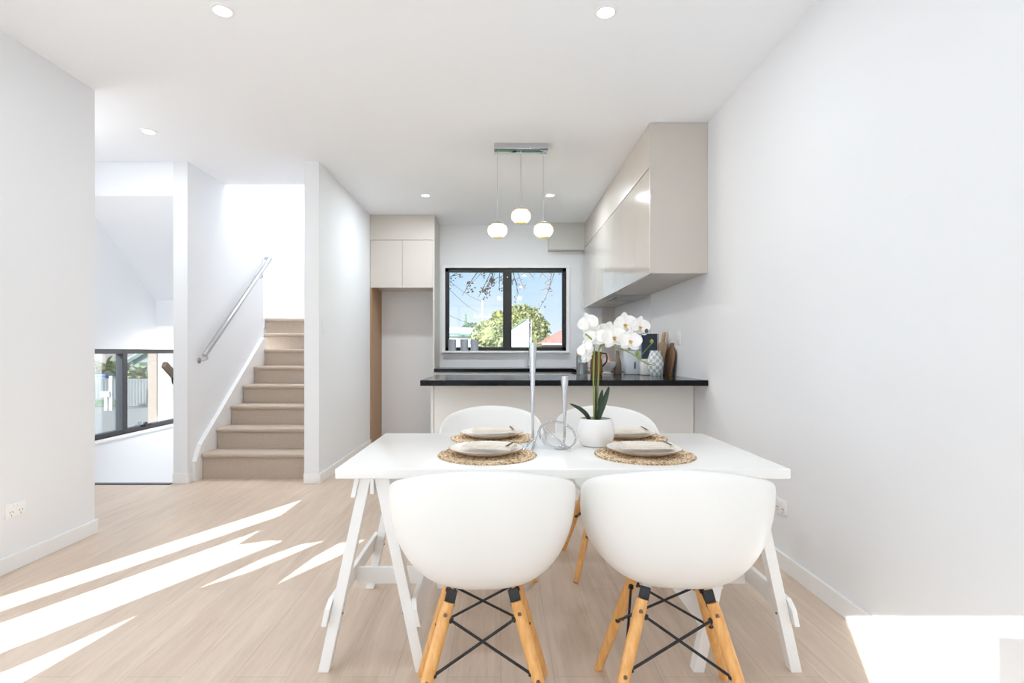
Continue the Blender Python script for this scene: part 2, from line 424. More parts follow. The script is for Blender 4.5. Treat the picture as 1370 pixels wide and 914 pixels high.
# ------------------------------------------------------------------ kitchen window
def make_window(name, label, horiz_x, x0, x1, z0, z1, y, mul, fm, fw=.055, mw=.08, glass=True):
    """horiz_x: True = in an XZ plane at y; else in a YZ plane at x=y with x0,x1 along Y"""
    w = thing(name, label, 'window', (0, 0, 0)); w['kind'] = 'structure'
    def bx(bm, a0, a1, d0, d1, c0, c1, bev=.003):
        if horiz_x: box(bm, a0, a1, y + d0, y + d1, c0, c1, bev)
        else: box(bm, y + d0, y + d1, a0, a1, c0, c1, bev)
    b = NB()
    bx(b, x0, x1, 0, .06, z1 - fw, z1); bx(b, x0, x1, 0, .06, z0, z0 + fw)
    bx(b, x0, x0 + fw, 0, .06, z0, z1); bx(b, x1 - fw, x1, 0, .06, z0, z1)
    obj('window_frame', b, fm, w, False)
    ms = [x0 + fw] + sum([[m - mw / 2, m + mw / 2] for m in mul], []) + [x1 - fw]
    for m in mul:
        b = NB(); bx(b, m - mw / 2, m + mw / 2, -.006, .062, z0 + .01, z1 - .01); obj('mullion', b, fm, w, False)
    if glass:
        for i in range(0, len(ms), 2):
            b = NB(); bx(b, ms[i] - .005, ms[i + 1] + .005, .026, .032, z0 + fw - .005, z1 - fw + .005, 0); obj('pane', b, 'winglass', w, False)
    return w
w1 = make_window('window_1', 'black framed two pane kitchen window above the sink bench', True, WX0, WX1, WZ0, WZ1, YB + .03, [.085], 'black', .048, .112)
b = NB(); c = Vector((.085, YB + .022, 2.085)); disc(b, c, .008, (0, -1, 0), .004)
obj('latch_button', b, 'steel', w1)
b = NB(); box(b, .25, .38, YB + .015, YB + .03, WZ0 + .012, WZ0 + .03, .003)
obj('catch', b, 'darkframe', w1)
b = NB()       # thin white reveal trim round the hole
for bx in ((WX0 - .045, WX1 + .045, WZ1, WZ1 + .035), (WX0 - .045, WX1 + .045, WZ0 - .035, WZ0), (WX0 - .045, WX0, WZ0, WZ1), (WX1, WX1 + .045, WZ0, WZ1)):
    box(b, bx[0], bx[1], YB - .012, YB + .03, bx[2], bx[3], .002)
struct('trim_2', b, 'trim', 'narrow white surround of the kitchen window', 'trim')
b = NB(); box(b, WX0 - .03, WX1 + .03, YB - .075, YB + .03, WZ0 - .024, WZ0 - .001, .003)
struct('windowsill', b, 'trim', 'white sill below the kitchen window', 'sill')

# landing window
w2 = make_window('window_2', 'charcoal framed low window over the landing', False, LY0, LY1, LZ0, LZ1, XE - .075, [5.27], 'darkframe', .045, .07)
b = NB(); box(b, XE - .03, XE - .015, 5.5, 5.68, LZ0 + .03, LZ0 + .052, .004); box(b, XE - .03, XE - .008, 5.56, 5.60, LZ0 + .03, LZ0 + .075, .004)
obj('stay_handle', b, 'black', w2)
b = NB(); box(b, XE - .07, XE + .012, LY0 - .04, LY1 + .04, LZ0 - .03, LZ0, .003)
struct('windowsill_landing', b, 'trim', 'white sill of the landing window', 'sill')

# glazed doors behind the camera and in the side wall, with added cut sheets that shape the sun strips
w3 = make_window('window_3', 'wide glazed doors facing the dining table', True, FX0, FX1, 0.0, 2.4, YF - .08, [-1.15], 'darkframe', .05, .06)
w4 = make_window('window_4', 'side door opening left unglazed behind an added sun-shaping sheet', False, -.65, 2.05, 0.0, 2.3, XL - .09, [], 'darkframe', .03, .05, False)

def cut_sheet(name, outer, holes, to3d):
    cu = bpy.data.curves.new(name, 'CURVE'); cu.dimensions = '2D'; cu.fill_mode = 'BOTH'
    for poly in [outer] + holes:
        sp = cu.splines.new('POLY'); sp.points.add(len(poly) - 1); sp.use_cyclic_u = True
        for p, (x, y) in zip(sp.points, poly): p.co = (x, y, 0, 1)
    tmp = bpy.data.objects.new(name, cu); COL.objects.link(tmp)
    dg = bpy.context.evaluated_depsgraph_get()
    me = bpy.data.meshes.new_from_object(tmp.evaluated_get(dg)); bpy.data.objects.remove(tmp)
    for v in me.vertices: v.co = Vector(to3d(v.co.x, v.co.y))
    bm = NB(); bm.from_mesh(me)
    return bm
side_holes = [
    [(1.58, .05), (2.01, .05), (2.01, 1.05), (1.58, 1.05)],
    [(.62, .05), (1.284, .05), (1.284, 1.045), (1.06, 1.03), (.80, 1.19), (.62, 1.27)],
    [(-.07, .05), (.25, .05), (.25, 1.01), (.10, .98), (-.07, .93)],
    [(.109, 1.519), (.30, 1.40), (.354, 1.266), (.272, 1.128), (.139, 1.287)],
    [(-.423, 1.484), (-.20, 1.55), (-.139, 1.62), (-.366, 1.761), (-.463, 1.679)],
]
b = cut_sheet('sunmask', [(-.62, .02), (2.03, .02), (2.03, 2.28), (-.62, 2.28)], side_holes, lambda y, z: (XL - .03, y, z))
o = obj('sun_mask_sheet', b, 'sunmask', w4, False)  # added unseen sheet, holes shaped to cast the floor streaks
front_holes = [[(.12, .05), (.307, .05), (.307, 1.462), (1.22, 1.462), (1.22, 1.52), (-.03, 1.52), (-.02, 1.3)]]
b = cut_sheet('sunmask', [(FX0 + .02, .02), (FX1 - .02, .02), (FX1 - .02, 2.38), (FX0 + .02, 2.38)], front_holes, lambda x, z: (x, YF - .02, z))
obj('sun_mask_sheet', b, 'sunmaskdense', w3, False)  # added unseen sheet, hole shaped for the sun patch by the dining wall

# ------------------------------------------------------------------ staircase
st = thing('staircase', 'carpeted beige staircase rising between two white walls', 'stairs', (-2.15, YE, 0))
ox, oy = -2.15, YE
zs = [0, .225, .413, .598, .783, .968, 1.154, 1.339, 1.52]
ys = [4.84, 5.09, 5.355, 5.60, 5.855, 6.12, 6.36]
for k in range(7):
    b = NB()
    y = ys[k] + .018; z0, z1 = zs[k], zs[k + 1]
    y2 = (ys[k + 1] if k < 6 else 6.62) + .05
    x0, x1 = -2.640, XP0 - .004
    prof = [(y, z0 - (.05 if k else 0)), (y, z1 - .042), (y - .016, z1 - .036), (y - .026, z1 - .022), (y - .024, z1 - .008), (y - .012, z1), (y2, z1), (y2, z0 - (.05 if k else 0))]
    if k == 5: x0 = XS1 + .003
    if k == 6: x0 = -2.79
    prism(b, [(x0 - ox, a - oy, c) for a, c in prof], (x1 - x0, 0, 0))
    obj('step', b, 'carpet', st, True, 30)
# winder step at the top
b = NB()
pts = [(-2.79, 6.50), (-1.735, 6.72), (-1.735, 7.04), (-2.79, 7.04)]
prism(b, [(x - ox, y - oy, zs[7] - .05) for x, y in pts], (0, 0, zs[8] - zs[7] + .012))
prism(b, [(x - ox, y - oy - (.022 if i < 2 else 0), zs[8] - .038) for i, (x, y) in enumerate(pts)], (0, 0, .04), .012)
obj('winder_step', b, 'carpet', st, True, 30)
b = NB(); box(b, -1.733 - ox, XP0 - .003 - ox, 6.66 - oy, 7.04 - oy, zs[7], zs[8] + .09, .003)
obj('side_skirting', b, 'trim', st, False)
b = NB()
pr = [(4.74, 0), (4.74, .17), (4.82, .30), (6.10, 1.275), (6.18, 1.275), (6.18, .6), (5.2, 0)]
prism(b, [(XS1 - ox + .001, y - oy, z) for y, z in pr], (.030, 0, 0), .002)
obj('stringer', b, 'trim', st, False)
b = NB()
bar(b, (XS1 - ox + .023, 4.82 - oy, .302), (XS1 - ox + .023, 6.10 - oy, 1.279), .042, .014)
bar(b, (XS1 - ox + .023, 4.74 - oy, .17), (XS1 - ox + .023, 4.82 - oy, .302), .042, .014)
obj('stringer_cap', b, 'trim', st, False)

# steel handrail on the stair wall
hr = thing('handrail', 'slim steel handrail climbing the white stair wall', 'handrail', (XS1, 4.8, 1.09))
hx = .075
b = NB()
pA = Vector((hx, 0.0, 0.0)); pB = Vector((hx, 1.40, 1.10))
bar(b, pA, pB, .04, .04, (1, 0, 0), .012)
bar(b, pB + Vector((.01, -.012, -.012)), Vector((0.004, 1.40 - .012, 1.10 - .012)), .036, .036, (0, 1, 0), .008)
obj('rail', b, 'steel', hr)
for t in (.03, .83):
    p = pA.lerp(pB, t)
    b = NB()
    tube(b, smooth_pts([(p.x, p.y, p.z - .02), (p.x, p.y + .01, p.z - .06), (p.x - .03, p.y + .01, p.z - .075), (.002, p.y + .01, p.z - .075)], 5), .007, 10)
    disc(b, (.001, p.y + .01, p.z - .075), .026, (1, 0, 0), .008, 20)
    obj('bracket', b, 'chrome', hr)
# lower handrail by the landing
h2 = thing('handrail', 'short taupe handrail going down by the landing window', 'handrail', (XS0, YE, 1.0))
b = NB(); bar(b, (-.08, .0, .02), (-.08, 1.6, -1.14), .045, .06, (1, 0, 0), .012)
obj('rail', b, 'taupe', h2)
b = NB(); tube(b, smooth_pts([(-.08, .12, -.09), (-.08, .125, -.15), (-.04, .125, -.165), (-.001, .125, -.165)], 5), .007, 10); disc(b, (-.001, .125, -.165), .024, (-1, 0, 0), .006)
obj('bracket', b, 'black', h2)

# ------------------------------------------------------------------ kitchen
# tall fridge cabinet
fc = thing('fridge_cabinet', 'tall greige cabinet with an empty fridge space below two doors', 'cabinet', (-1.17, 6.5, 0))
def part(name, bx, m, par, o3=(0, 0, 0), bev=.002, smooth=False):
    b = NB(); box(b, bx[0] - o3[0], bx[1] - o3[0], bx[2] - o3[1], bx[3] - o3[1], bx[4] - o3[2], bx[5] - o3[2], bev)
    return obj(name, b, m, par, smooth)
O = (-1.17, 6.5, 0)
FCX0, FCX1 = XP1 + .001, -.785
part('carcass', (FCX0 + .02, FCX1 - .02, 6.525, YB - .002, 1.90, H - .003), 'greige', fc, O)
part('filler_panel', (FCX0 + .001, FCX1 - .021, 6.50, 6.524, 2.453, H - .003), 'greige', fc, O)
part('door', (FCX0 + .003, -1.1715, 6.50, 6.523, 1.885, 2.449), 'greige', fc, O)
part('door', (-1.1685, FCX1 - .022, 6.50, 6.523, 1.885, 2.449), 'greige', fc, O)
part('gable', (FCX0, FCX0 + .019, 6.505, YB - .002, 0, 2.449), 'brown', fc, O)['label'] = 'brown inner gable beside the fridge space'
part('gable', (FCX1 - .02, FCX1, 6.49, YB - .002, 0, H - .003), 'greige', fc, O)

# range hood cabinet along the right wall
CX = 1.058; CY0, CY1, CZ0 = 3.88, 6.995, 1.682
oc = thing('overhead_cabinet', 'long greige overhead cabinet run fixed above the bench on the dining wall', 'cabinet', (1.262, CY0, CZ0))
O = (1.262, CY0, CZ0)
part('end_panel', (CX, XR - .001, CY0, CY0 + .02, CZ0, H - .002), 'greige', oc, O, .001)
part('carcass', (CX + .022, XR - .001, CY0 + .02, CY1, CZ0 + .004, H - .004), 'greige', oc, O)
part('filler_panel', (CX, CX + .02, CY0 + .0205, CY1, 2.440, H - .002), 'greige', oc, O, .001)
yy = [CY0 + .0205, 4.33, 4.755, 5.18, 5.605, 6.03, 6.50, CY1]
for a, c in zip(yy, yy[1:]):
    part('door', (CX, CX + .02, a + .0015, c - .0015, CZ0 - .002, 2.433), 'greigegloss', oc, O, .0015)
rh = thing('range_hood', 'slim steel range hood set into the underside of the overhead cabinet', 'range hood', (1.27, 5.7, CZ0))
O = (1.27, 5.7, CZ0)
b = NB(); box(b, -.14, .14, -.30, .30, -.012, .003, .003); obj('hood_frame', b, 'steel', rh, False)
for a, c in ((-.27, -.02), (.02, .27)):
    b = NB(); box(b, -.09, .11, a, c, -.016, -.011, .001); obj('filter', b, 'filterdark', rh, False)
b = NB(); box(b, -.13, -.10, -.2, .2, -.017, -.011, .001); obj('control_strip', b, 'glassblack', rh, False)

# bulkhead box against the back wall
b = NB(); box(b, .604, CX - .001, 6.90, YB, 2.41, H, .001)
struct('trim_3', b, 'greygreige', 'grey boxed duct cover at the ceiling above the kitchen window', 'bulkhead')
b = NB(); box(b, 1.30, XR - .001, YB - .02, YB, .926, CZ0 + .0, .001)
struct('trim_4', b, 'greige', 'beige filler strip in the corner under the overhead cabinet', 'filler')
b = NB(); box(b, XR - .007, XR - .0005, 5.35, YB - .021, .926, CZ0 - .003, .001)
tag(obj('splashback', b, 'splash', None, False), 'pale glass splashback on the wall under the overhead cabinet', 'splashback')

# peninsula
pn = thing('peninsula_cabinet', 'cream backed kitchen peninsula under the dark bench beside the dining table', 'cabinet', (.45, 4.15, 0))
O = (.45, 4.15, 0)
part('back_panel', (-.505, XR - .004, 4.15, 4.168, .0, .884), 'cream', pn, O)
part('end_panel', (-.53, -.507, 4.145, 4.74, 0, .884), 'whitelac', pn, O)
part('carcass', (-.506, XR - .004, 4.17, 4.72, .1, .884), 'whitelac', pn, O)
part('plinth', (-.50, XR - .02, 4.20, 4.68, 0, .1), 'greige', pn, O)
b = NB(); box(b, -.57, XR - .001, 3.866, 4.80, .885, .925, .003)
tag(obj('benchtop', b, 'bench', None, False), 'dark stone benchtop of the peninsula nearest the dining table', 'benchtop')
# back and right benches
b = NB(); box(b, FCX1 + .001, XR - .001, 6.42, YB - .001, .885, .925, .003)
tag(obj('benchtop', b, 'bench', None, False), 'dark stone benchtop with the sink below the window', 'benchtop')
b = NB(); box(b, .85, XR - .001, 4.801, 6.419, .885, .925, .002)
tag(obj('benchtop', b, 'bench', None, False), 'dark stone benchtop under the range hood', 'benchtop')
sb = thing('sink_cabinet', 'white base cabinet with drawers under the sink bench', 'cabinet', (0.03, 6.46, 0))
O = (.03, 6.46, 0)
part('carcass', (FCX1 + .002, .84, 6.48, YB - .002, .1, .884), 'whitelac', sb, O)
part('plinth', (FCX1 + .002, .84, 6.53, YB - .01, 0, .1), 'greige', sb, O)
for a, c in ((FCX1 + .004, -.13), (-.127, .40), (.403, .838)):
    part('drawer', (a, c, 6.455, 6.478, .5, .868), 'whitelac', sb, O)
    part('drawer', (a, c, 6.455, 6.478, .105, .497), 'whitelac', sb, O)
rb = thing('cooktop_cabinet', 'white base cabinet below the cooktop against the dining wall', 'cabinet', (1.16, 5.6, 0))
O = (1.16, 5.6, 0)
part('carcass', (.91, XR - .002, 4.805, 6.415, .1, .884), 'whitelac', rb, O)
part('plinth', (.95, XR - .002, 4.81, 6.41, 0, .1), 'greige', rb, O)
for a, c in ((4.81, 5.35), (5.352, 5.88), (5.882, 6.41)):
    part('drawer', (.887, .909, a, c, .105, .868), 'whitelac', rb, O)
b = NB(); box(b, .91, 1.42, 5.40, 5.99, .9252, .931, .002)
ck = obj('cooktop', b, 'glassblack', None, False); tag(ck, 'black glass cooktop set in the bench under the range hood', 'cooktop')

# sink and tap
sk = thing('sink', 'stainless sink sunk into the bench below the window', 'sink', (.5, 6.70, .9255))
b = NB()
for bx in ((-.36, .36, -.23, -.205), (-.36, .36, .205, .23), (-.36, -.33, -.205, .205), (.33, .36, -.205, .205), (-.02, .02, -.205, .205)):
    box(b, bx[0], bx[1], bx[2], bx[3], 0, .006, .001)
obj('rim', b, 'steel', sk, False)
b = NB(); box(b, -.33, -.02, -.205, .205, .0005, .002); box(b, .02, .33, -.205, .205, .0005, .002); obj('bowl', b, 'steel', sk, False)
tp = thing('kitchen_tap', 'tall slim chrome tap standing behind the sink', 'tap', (.365, 6.965, .925))
b = NB(); lathe(b, [(0, 0), (.028, 0), (.028, .012), (.02, .02), (.018, .12), (.013, .13), (0, .13)], 20); obj('base', b, 'chrome', tp)
b = NB(); tube(b, smooth_pts([(0, 0, .12), (0, 0, .5), (0, -.02, .58), (0, -.08, .607), (0, -.15, .58), (0, -.17, .5), (0, -.17, .38)], 6), .011, 12); obj('spout', b, 'chrome', tp)
b = NB(); tube(b, [(.018, 0, .07), (.045, 0, .075), (.085, -.02, .10)], [.008, .007, .005], 10); obj('lever', b, 'chrome', tp)

# ------------------------------------------------------------------ small things on the bench and sill
def tumbler(name, x, label):
    b = NB(); n = 36; prof = [(0, 0), (.044, 0), (.05, .006), (.052, .12), (.052, .148), (.046, .148), (.045, .02), (0, .018)]
    lathe(b, prof, n)
    for v in b.verts:
        r = math.hypot(v.co.x, v.co.y)
        if r > .047 and .004 < v.co.z < .135:
            k = 1 - .045 * (int(round(math.atan2(v.co.y, v.co.x) / (2 * PI) * n)) % 2); v.co.x *= k; v.co.y *= k
    o = obj(name, b, 'tumbler', None, True, 25); o.location = (x, YB - .02, WZ0 - .0005)
    tag(o, label, 'candle holder', 'ribbed tumblers on the window sill')
tumbler('tumbler', -.622, 'ribbed smoky glass tumbler at the end of the sill nearest the fridge cabinet')
tumbler('tumbler', -.468, 'darker ribbed glass tumbler in the middle of the three on the window sill')
tumbler('tumbler', -.338, 'ribbed smoky glass tumbler on the sill nearest the window mullion')

def place(o, loc, rz=0): o.location = loc; o.rotation_euler = (0, 0, rz); return o
BZ = .9255
# white canister with the navy book on top
cn = thing('storage_canister', 'white square canister under the navy book on the bench', 'canister', (1.262, 4.73, BZ))
b = NB(); box(b, -.055, .075, -.05, .05, 0, .115, .008); obj('body', b, 'whitelac', cn)
b = NB(); box(b, -.057, .077, -.052, .052, .116, .138, .006); obj('lid', b, 'pot', cn)
bk = thing('book', 'navy clothbound book standing upright on the white canister', 'book', (1.27, 4.73, BZ + .139), -.5)
b = NB(); box(b, -.045, .085, -.026, -.022, 0, .215, .001); box(b, -.045, .085, .022, .026, 0, .215, .001); obj('cover', b, 'navy', bk, False)
b = NB(); box(b, -.052, -.045, -.026, .026, 0, .215, .002); sp_ = obj('spine', b, 'navylight', bk, False)
b = NB()
for zz, hh in ((.05, .012), (.095, .03), (.14, .012)):
    box(b, -.0532, -.0515, -.010, .010, zz, zz + hh, 0)
box(b, -.0531, -.0515, -.0015, .0015, .045, .157, 0)
obj('spine_ornament', b, 'paper', sp_, False)
b = NB(); box(b, -.044, .082, -.0215, .0215, .003, .212, 0); obj('pages', b, 'paper', bk, False)
# checked vase
b = NB(); lathe(b, [(0, 0), (.04, 0), (.046, .01), (.066, .07), (.068, .10), (.06, .15), (.044, .195), (.044, .21), (.038, .21), (.04, .19), (.05, .14), (.05, .03), (0, .02)], 48)
tag(place(obj('vase', b, 'check'), (1.298, 4.60, BZ)), 'checked grey and white ceramic vase standing before the navy book', 'vase')
# chopping boards leaning on the wall
def cboard(w, hgt, thick, handle):
    b = NB(); pts = []
    for i in range(25):
        t = i / 24; a = PI * t
        pts.append((math.cos(a) * w / 2, hgt - w * .35 + math.sin(a) * w * .35))
    hn = [(w * .14, hgt - .002), (w * .12, hgt + handle), (-w * .12, hgt + handle), (-w * .14, hgt - .002)]
    left = [p for p in pts if p[0] < -w * .14]; right = [p for p in pts if p[0] > w * .14]
    poly = [(-w * .42, 0), (w * .42, 0)] + right + hn + left
    prism(b, [(0, u, v) for u, v in poly], (thick, 0, 0), .003)
    return b
cb = obj('chopping_board', cboard(.26, .30, .016, .08), 'board'); place(cb, (1.355, 4.80, BZ)); cb.rotation_euler = (0, .19, 0)
tag(cb, 'pale timber chopping board with a handle leaning on the wall behind the vase', 'chopping board')
cb = obj('chopping_board', cboard(.24, .25, .018, .03), 'boarddark'); place(cb, (1.405, 4.66, BZ)); cb.rotation_euler = (0, .16, 0)
tag(cb, 'dark walnut chopping board leaning closest to the light switches', 'chopping board')
# pale blue tall canister
cj = thing('biscuit_tin', 'pale blue tall tin between the striped cloth and the navy book', 'tin', (1.175, 4.86, BZ))
b = NB(); box(b, -.075, .075, -.06, .06, 0, .21, .01); obj('body', b, 'bluepaper', cj)
b = NB(); box(b, -.077, .077, -.062, .062, .212, .25, .01); obj('lid', b, 'bluepaper', cj)
b = NB(); box(b, -.006, .006, -.066, -.061, .05, .11, .002); obj('clasp', b, 'darkframe', cj)
# taupe bottle
b = NB(); lathe(b, [(0, 0), (.036, 0), (.038, .01), (.036, .10), (.02, .15), (.014, .20), (.016, .21), (.010, .21), (0, .2)], 28)
tag(place(obj('bottle', b, 'taupe'), (1.06, 4.98, BZ)), 'taupe ceramic bottle beside the pale blue tin', 'bottle')
# bowl with striped cloth
b = NB(); lathe(b, [(0, 0), (.04, 0), (.042, .012), (.03, .02), (.075, .07), (.085, .11), (.08, .11), (.07, .072), (.02, .03), (0, .03)], 36)
tag(place(obj('bowl', b, 'pot'), (.955, 4.92, BZ)), 'white footed bowl holding a striped cloth', 'bowl')
b = NB()
g = []
for i in range(13):
    row = []
    for j in range(13):
        u, v = i / 12 - .5, j / 12 - .5
        z = .165 - 1.6 * (u * u + v * v) * .35 + .018 * math.sin(14 * u + 5 * v) + .012 * math.cos(16 * v)
        row.append(b.verts.new((u * .115, v * .115, max(z, .09))))
    g.append(row)
for i in range(12):
    for j in range(12): b.faces.new((g[i][j], g[i + 1][j], g[i + 1][j + 1], g[i][j + 1]))
tw = obj('tea_towel', b, 'stripe'); place(tw, (.955, 4.92, BZ), .3)
m_ = tw.modifiers.new('thick', 'SOLIDIFY'); m_.thickness = .006
tag(tw, 'pink and white striped cloth heaped in the white bowl', 'tea towel')
# amber jug
jg = thing('jug', 'amber glass jug with a dark handle by the orchid stems', 'jug', (.83, 4.76, BZ))
b = NB(); lathe(b, [(0, .0), (.045, 0), (.05, .01), (.055, .05), (.05, .12), (.042, .15), (.05, .20), (.046, .20), (.038, .15), (.045, .1), (.045, .02), (0, .012)], 32); obj('body', b, 'amber', jg)
b = NB(); tube(b, smooth_pts([(.043, 0, .185), (.085, 0, .18), (.09, 0, .12), (.05, 0, .07)], 6), .007, 10); obj('handle', b, 'stake', jg)
# glass jar with timber lid
gj = thing('glass_jar', 'clear glass jar with a timber lid behind the orchid stems', 'jar', (.70, 4.72, BZ))
b = NB(); lathe(b, [(0, 0), (.045, 0), (.05, .006), (.05, .16), (.045, .17), (.043, .16), (.045, .01), (0, .006)], 32); obj('body', b, 'jarglass', gj)
b = NB(); lathe(b, [(0, .171), (.05, .171), (.05, .20), (.046, .205), (0, .205)], 32); obj('lid', b, 'board', gj)
b = NB(); lathe(b, [(0, .007), (.042, .008), (.042, .10), (0, .108)], 24); obj('contents', b, 'taupe', gj)

# ------------------------------------------------------------------ switches and outlets
def plate_thing(name, label, loc, nrm, w, hgt, kind, cat):
    rz = {'+x': PI / 2, '-x': -PI / 2, '-y': 0}[nrm]      # local -Y faces the room
    o = thing(name, label, cat, loc, rz)
    b = NB(); box(b, -w / 2, w / 2, -.008, 0, -hgt / 2, hgt / 2, .002); obj('face_plate', b, 'outlet', o)
    if kind == 'outlet':
        for s in (-1, 1):
            b = NB()
            for (x, z, t) in ((s * .028 - .008, -.008, .5), (s * .028 + .008, -.008, -.5), (s * .028, -.024, 0)):
                bar(b, (x - math.sin(t) * .005, -.0085, z - math.cos(t) * .005), (x + math.sin(t) * .005, -.0085, z + math.cos(t) * .005), .0025, .0015, (1, 0, 0), 0)
            obj('socket_slot', b, 'slot', o, False)
            b = NB(); box(b, s * .012 - .006, s * .012 + .006, -.0115, -.008, .014, .028, .001); obj('rocker', b, 'outlet', o, False)
    else:
        b = NB(); box(b, -.008, .008, -.0115, -.008, -.014, .014, .0015); obj('rocker', b, 'outlet', o, False)
    return o
plate_thing('power_outlet', 'white double power point low on the wall near the sun streaks', (XL, 2.84, .31), '+x', .116, .075, 'outlet', 'power outlet')
plate_thing('power_outlet', 'white double power point low on the wall behind the table trestle', (XR, 2.86, .32), '-x', .116, .075, 'outlet', 'power outlet')
plate_thing('light_switch', 'white light switch nearest the chopping boards', (XR, 4.75, 1.24), '-x', .075, .116, 'switch', 'light switch')
plate_thing('light_switch', 'white blank switch plate furthest from the chopping boards', (XR, 4.50, 1.24), '-x', .105, .116, 'switch', 'light switch')
plate_thing('light_switch', 'slim light switch on the side of the partition wall', (XP1, 4.80, 1.345), '+x', .04, .12, 'switch', 'light switch')
plate_thing('light_switch', 'small light switch high above the top stair', (-2.62, YB, 1.82), '-y', .075, .075, 'switch', 'light switch')

# ------------------------------------------------------------------ downlights
def add_light(name, typ, loc, energy, col=(1, 1, 1), parent=None, **kw):
    l = bpy.data.lights.new(name, typ); l.energy = energy; l.color = col
    for k, v in kw.items(): setattr(l, k, v)
    o = bpy.data.objects.new(name, l); COL.objects.link(o); o.location = loc
    if parent: o.parent = parent
    return o
DL = [(-1.32, 2.60, 'ceiling downlight closest to the wall with the low power point'), (.50, 2.61, 'ceiling downlight above the dining table'),
      (-2.59, 4.03, 'ceiling downlight over the hall by the landing'), (-.78, 5.68, 'kitchen downlight in front of the fridge cabinet'), (.51, 5.68, 'kitchen downlight beside the overhead cabinet')]
dl0 = None
DLW = 13.0
for i, (x, y, lab) in enumerate(DL):
    if dl0 is None:
        dl0 = thing('downlight', lab, 'downlight', (x, y, H), 0, 'round recessed downlights')
        b = NB(); lathe(b, [(.041, -.001), (.041, -.008), (.052, -.006), (.056, -.0005), (.041, -.001)], 40); obj('trim_ring', b, 'trim', dl0)
        b = NB(); lathe(b, [(0, -.005), (.041, -.005), (.041, -.0005), (0, -.0005)], 32); obj('lens', b, 'led', dl0)
    else: dup(dl0, (x, y, H), 0, lab)
    add_light('downlight_lamp', 'AREA', (x, y, H - .02), DLW * (1.0 if y > 5 else .4), (.86, .945, 1), shape='DISK', size=.09)
# added fill lamps out of view: ceiling behind the camera, stair hall and landing
for x, y, lab in ((-1.3, .6, 'added unseen ceiling downlight near the side doors'), (.5, .6, 'added unseen ceiling downlight near the glazed doors')):
    dup(dl0, (x, y, H), 0, lab); add_light('downlight_lamp', 'AREA', (x, y, H - .02), DLW * .3, (.86, .945, 1), shape='DISK', size=.09)
add_light('stairwell_fill', 'AREA', (-2.3, 6.2, UP - .1), 60, (1, .97, .92), shape='DISK', size=.5)  # added fill without a fixture, brightens the stairs
add_light('landing_fill', 'AREA', (-3.15, 6.0, 1.37), 15, (1, .97, .93), shape='DISK', size=.09)  # added fill under the slab, whitens the wall below the landing window
add_light('hall_fill', 'POINT', (-3.2, 3.6, 2.2), 8, (1, .98, .95), shadow_soft_size=.15)  # added bare point fill for the hall, no fitting there

# ------------------------------------------------------------------ pendant
pd = thing('pendant_light', 'three globe pendant hanging from a chrome bar over the peninsula', 'pendant lamp', (.158, 4.32, H))
b = NB(); box(b, -.21, .21, -.06, .06, -.045, -.001, .002); obj('canopy', b, 'chrome', pd)
for x, z in ((-.184, 2.085), (.001, 2.197), (.178, 2.085)):
    dz = z - H
    b = NB(); tube(b, [(x, 0, -.04), (x, 0, dz + .062)], .0022, 8); obj('cord', b, 'steel', pd)
    prof = []
    for k in range(21):
        a = PI * k / 20
        prof.append((.078 * math.sin(a) ** .9 if 0 < k < 20 else 0, dz + .062 * math.cos(a) - .002))
    b = NB(); lathe(b, prof, 36, (x, 0, 0)); gb = obj('globe', b, 'globe', pd)
    b = NB(); lathe(b, [(0, dz + .064), (.022, dz + .064), (.046, dz + .050), (.052, dz + .043), (.046, dz + .040), (0, dz + .046)], 32, (x, 0, 0)); obj('cap', b, 'steel', gb)
    b = NB(); lathe(b, [(0, dz + .039), (.042, dz + .037), (.045, dz + .028), (.036, dz + .024), (0, dz + .022)], 32, (x, 0, 0)); obj('led_disc', b, 'ledwarm', gb)
    b = NB(); lathe(b, [(.0, dz - .052), (.032, dz - .050), (.034, dz - .046), (0, dz - .046)], 32, (x, 0, 0)); obj('amber_base', b, 'ambershine', gb)
    add_light('pendant_lamp', 'POINT', (.158 + x, 4.32, z), 4.6, (.98, .97, .97), shadow_soft_size=.03)

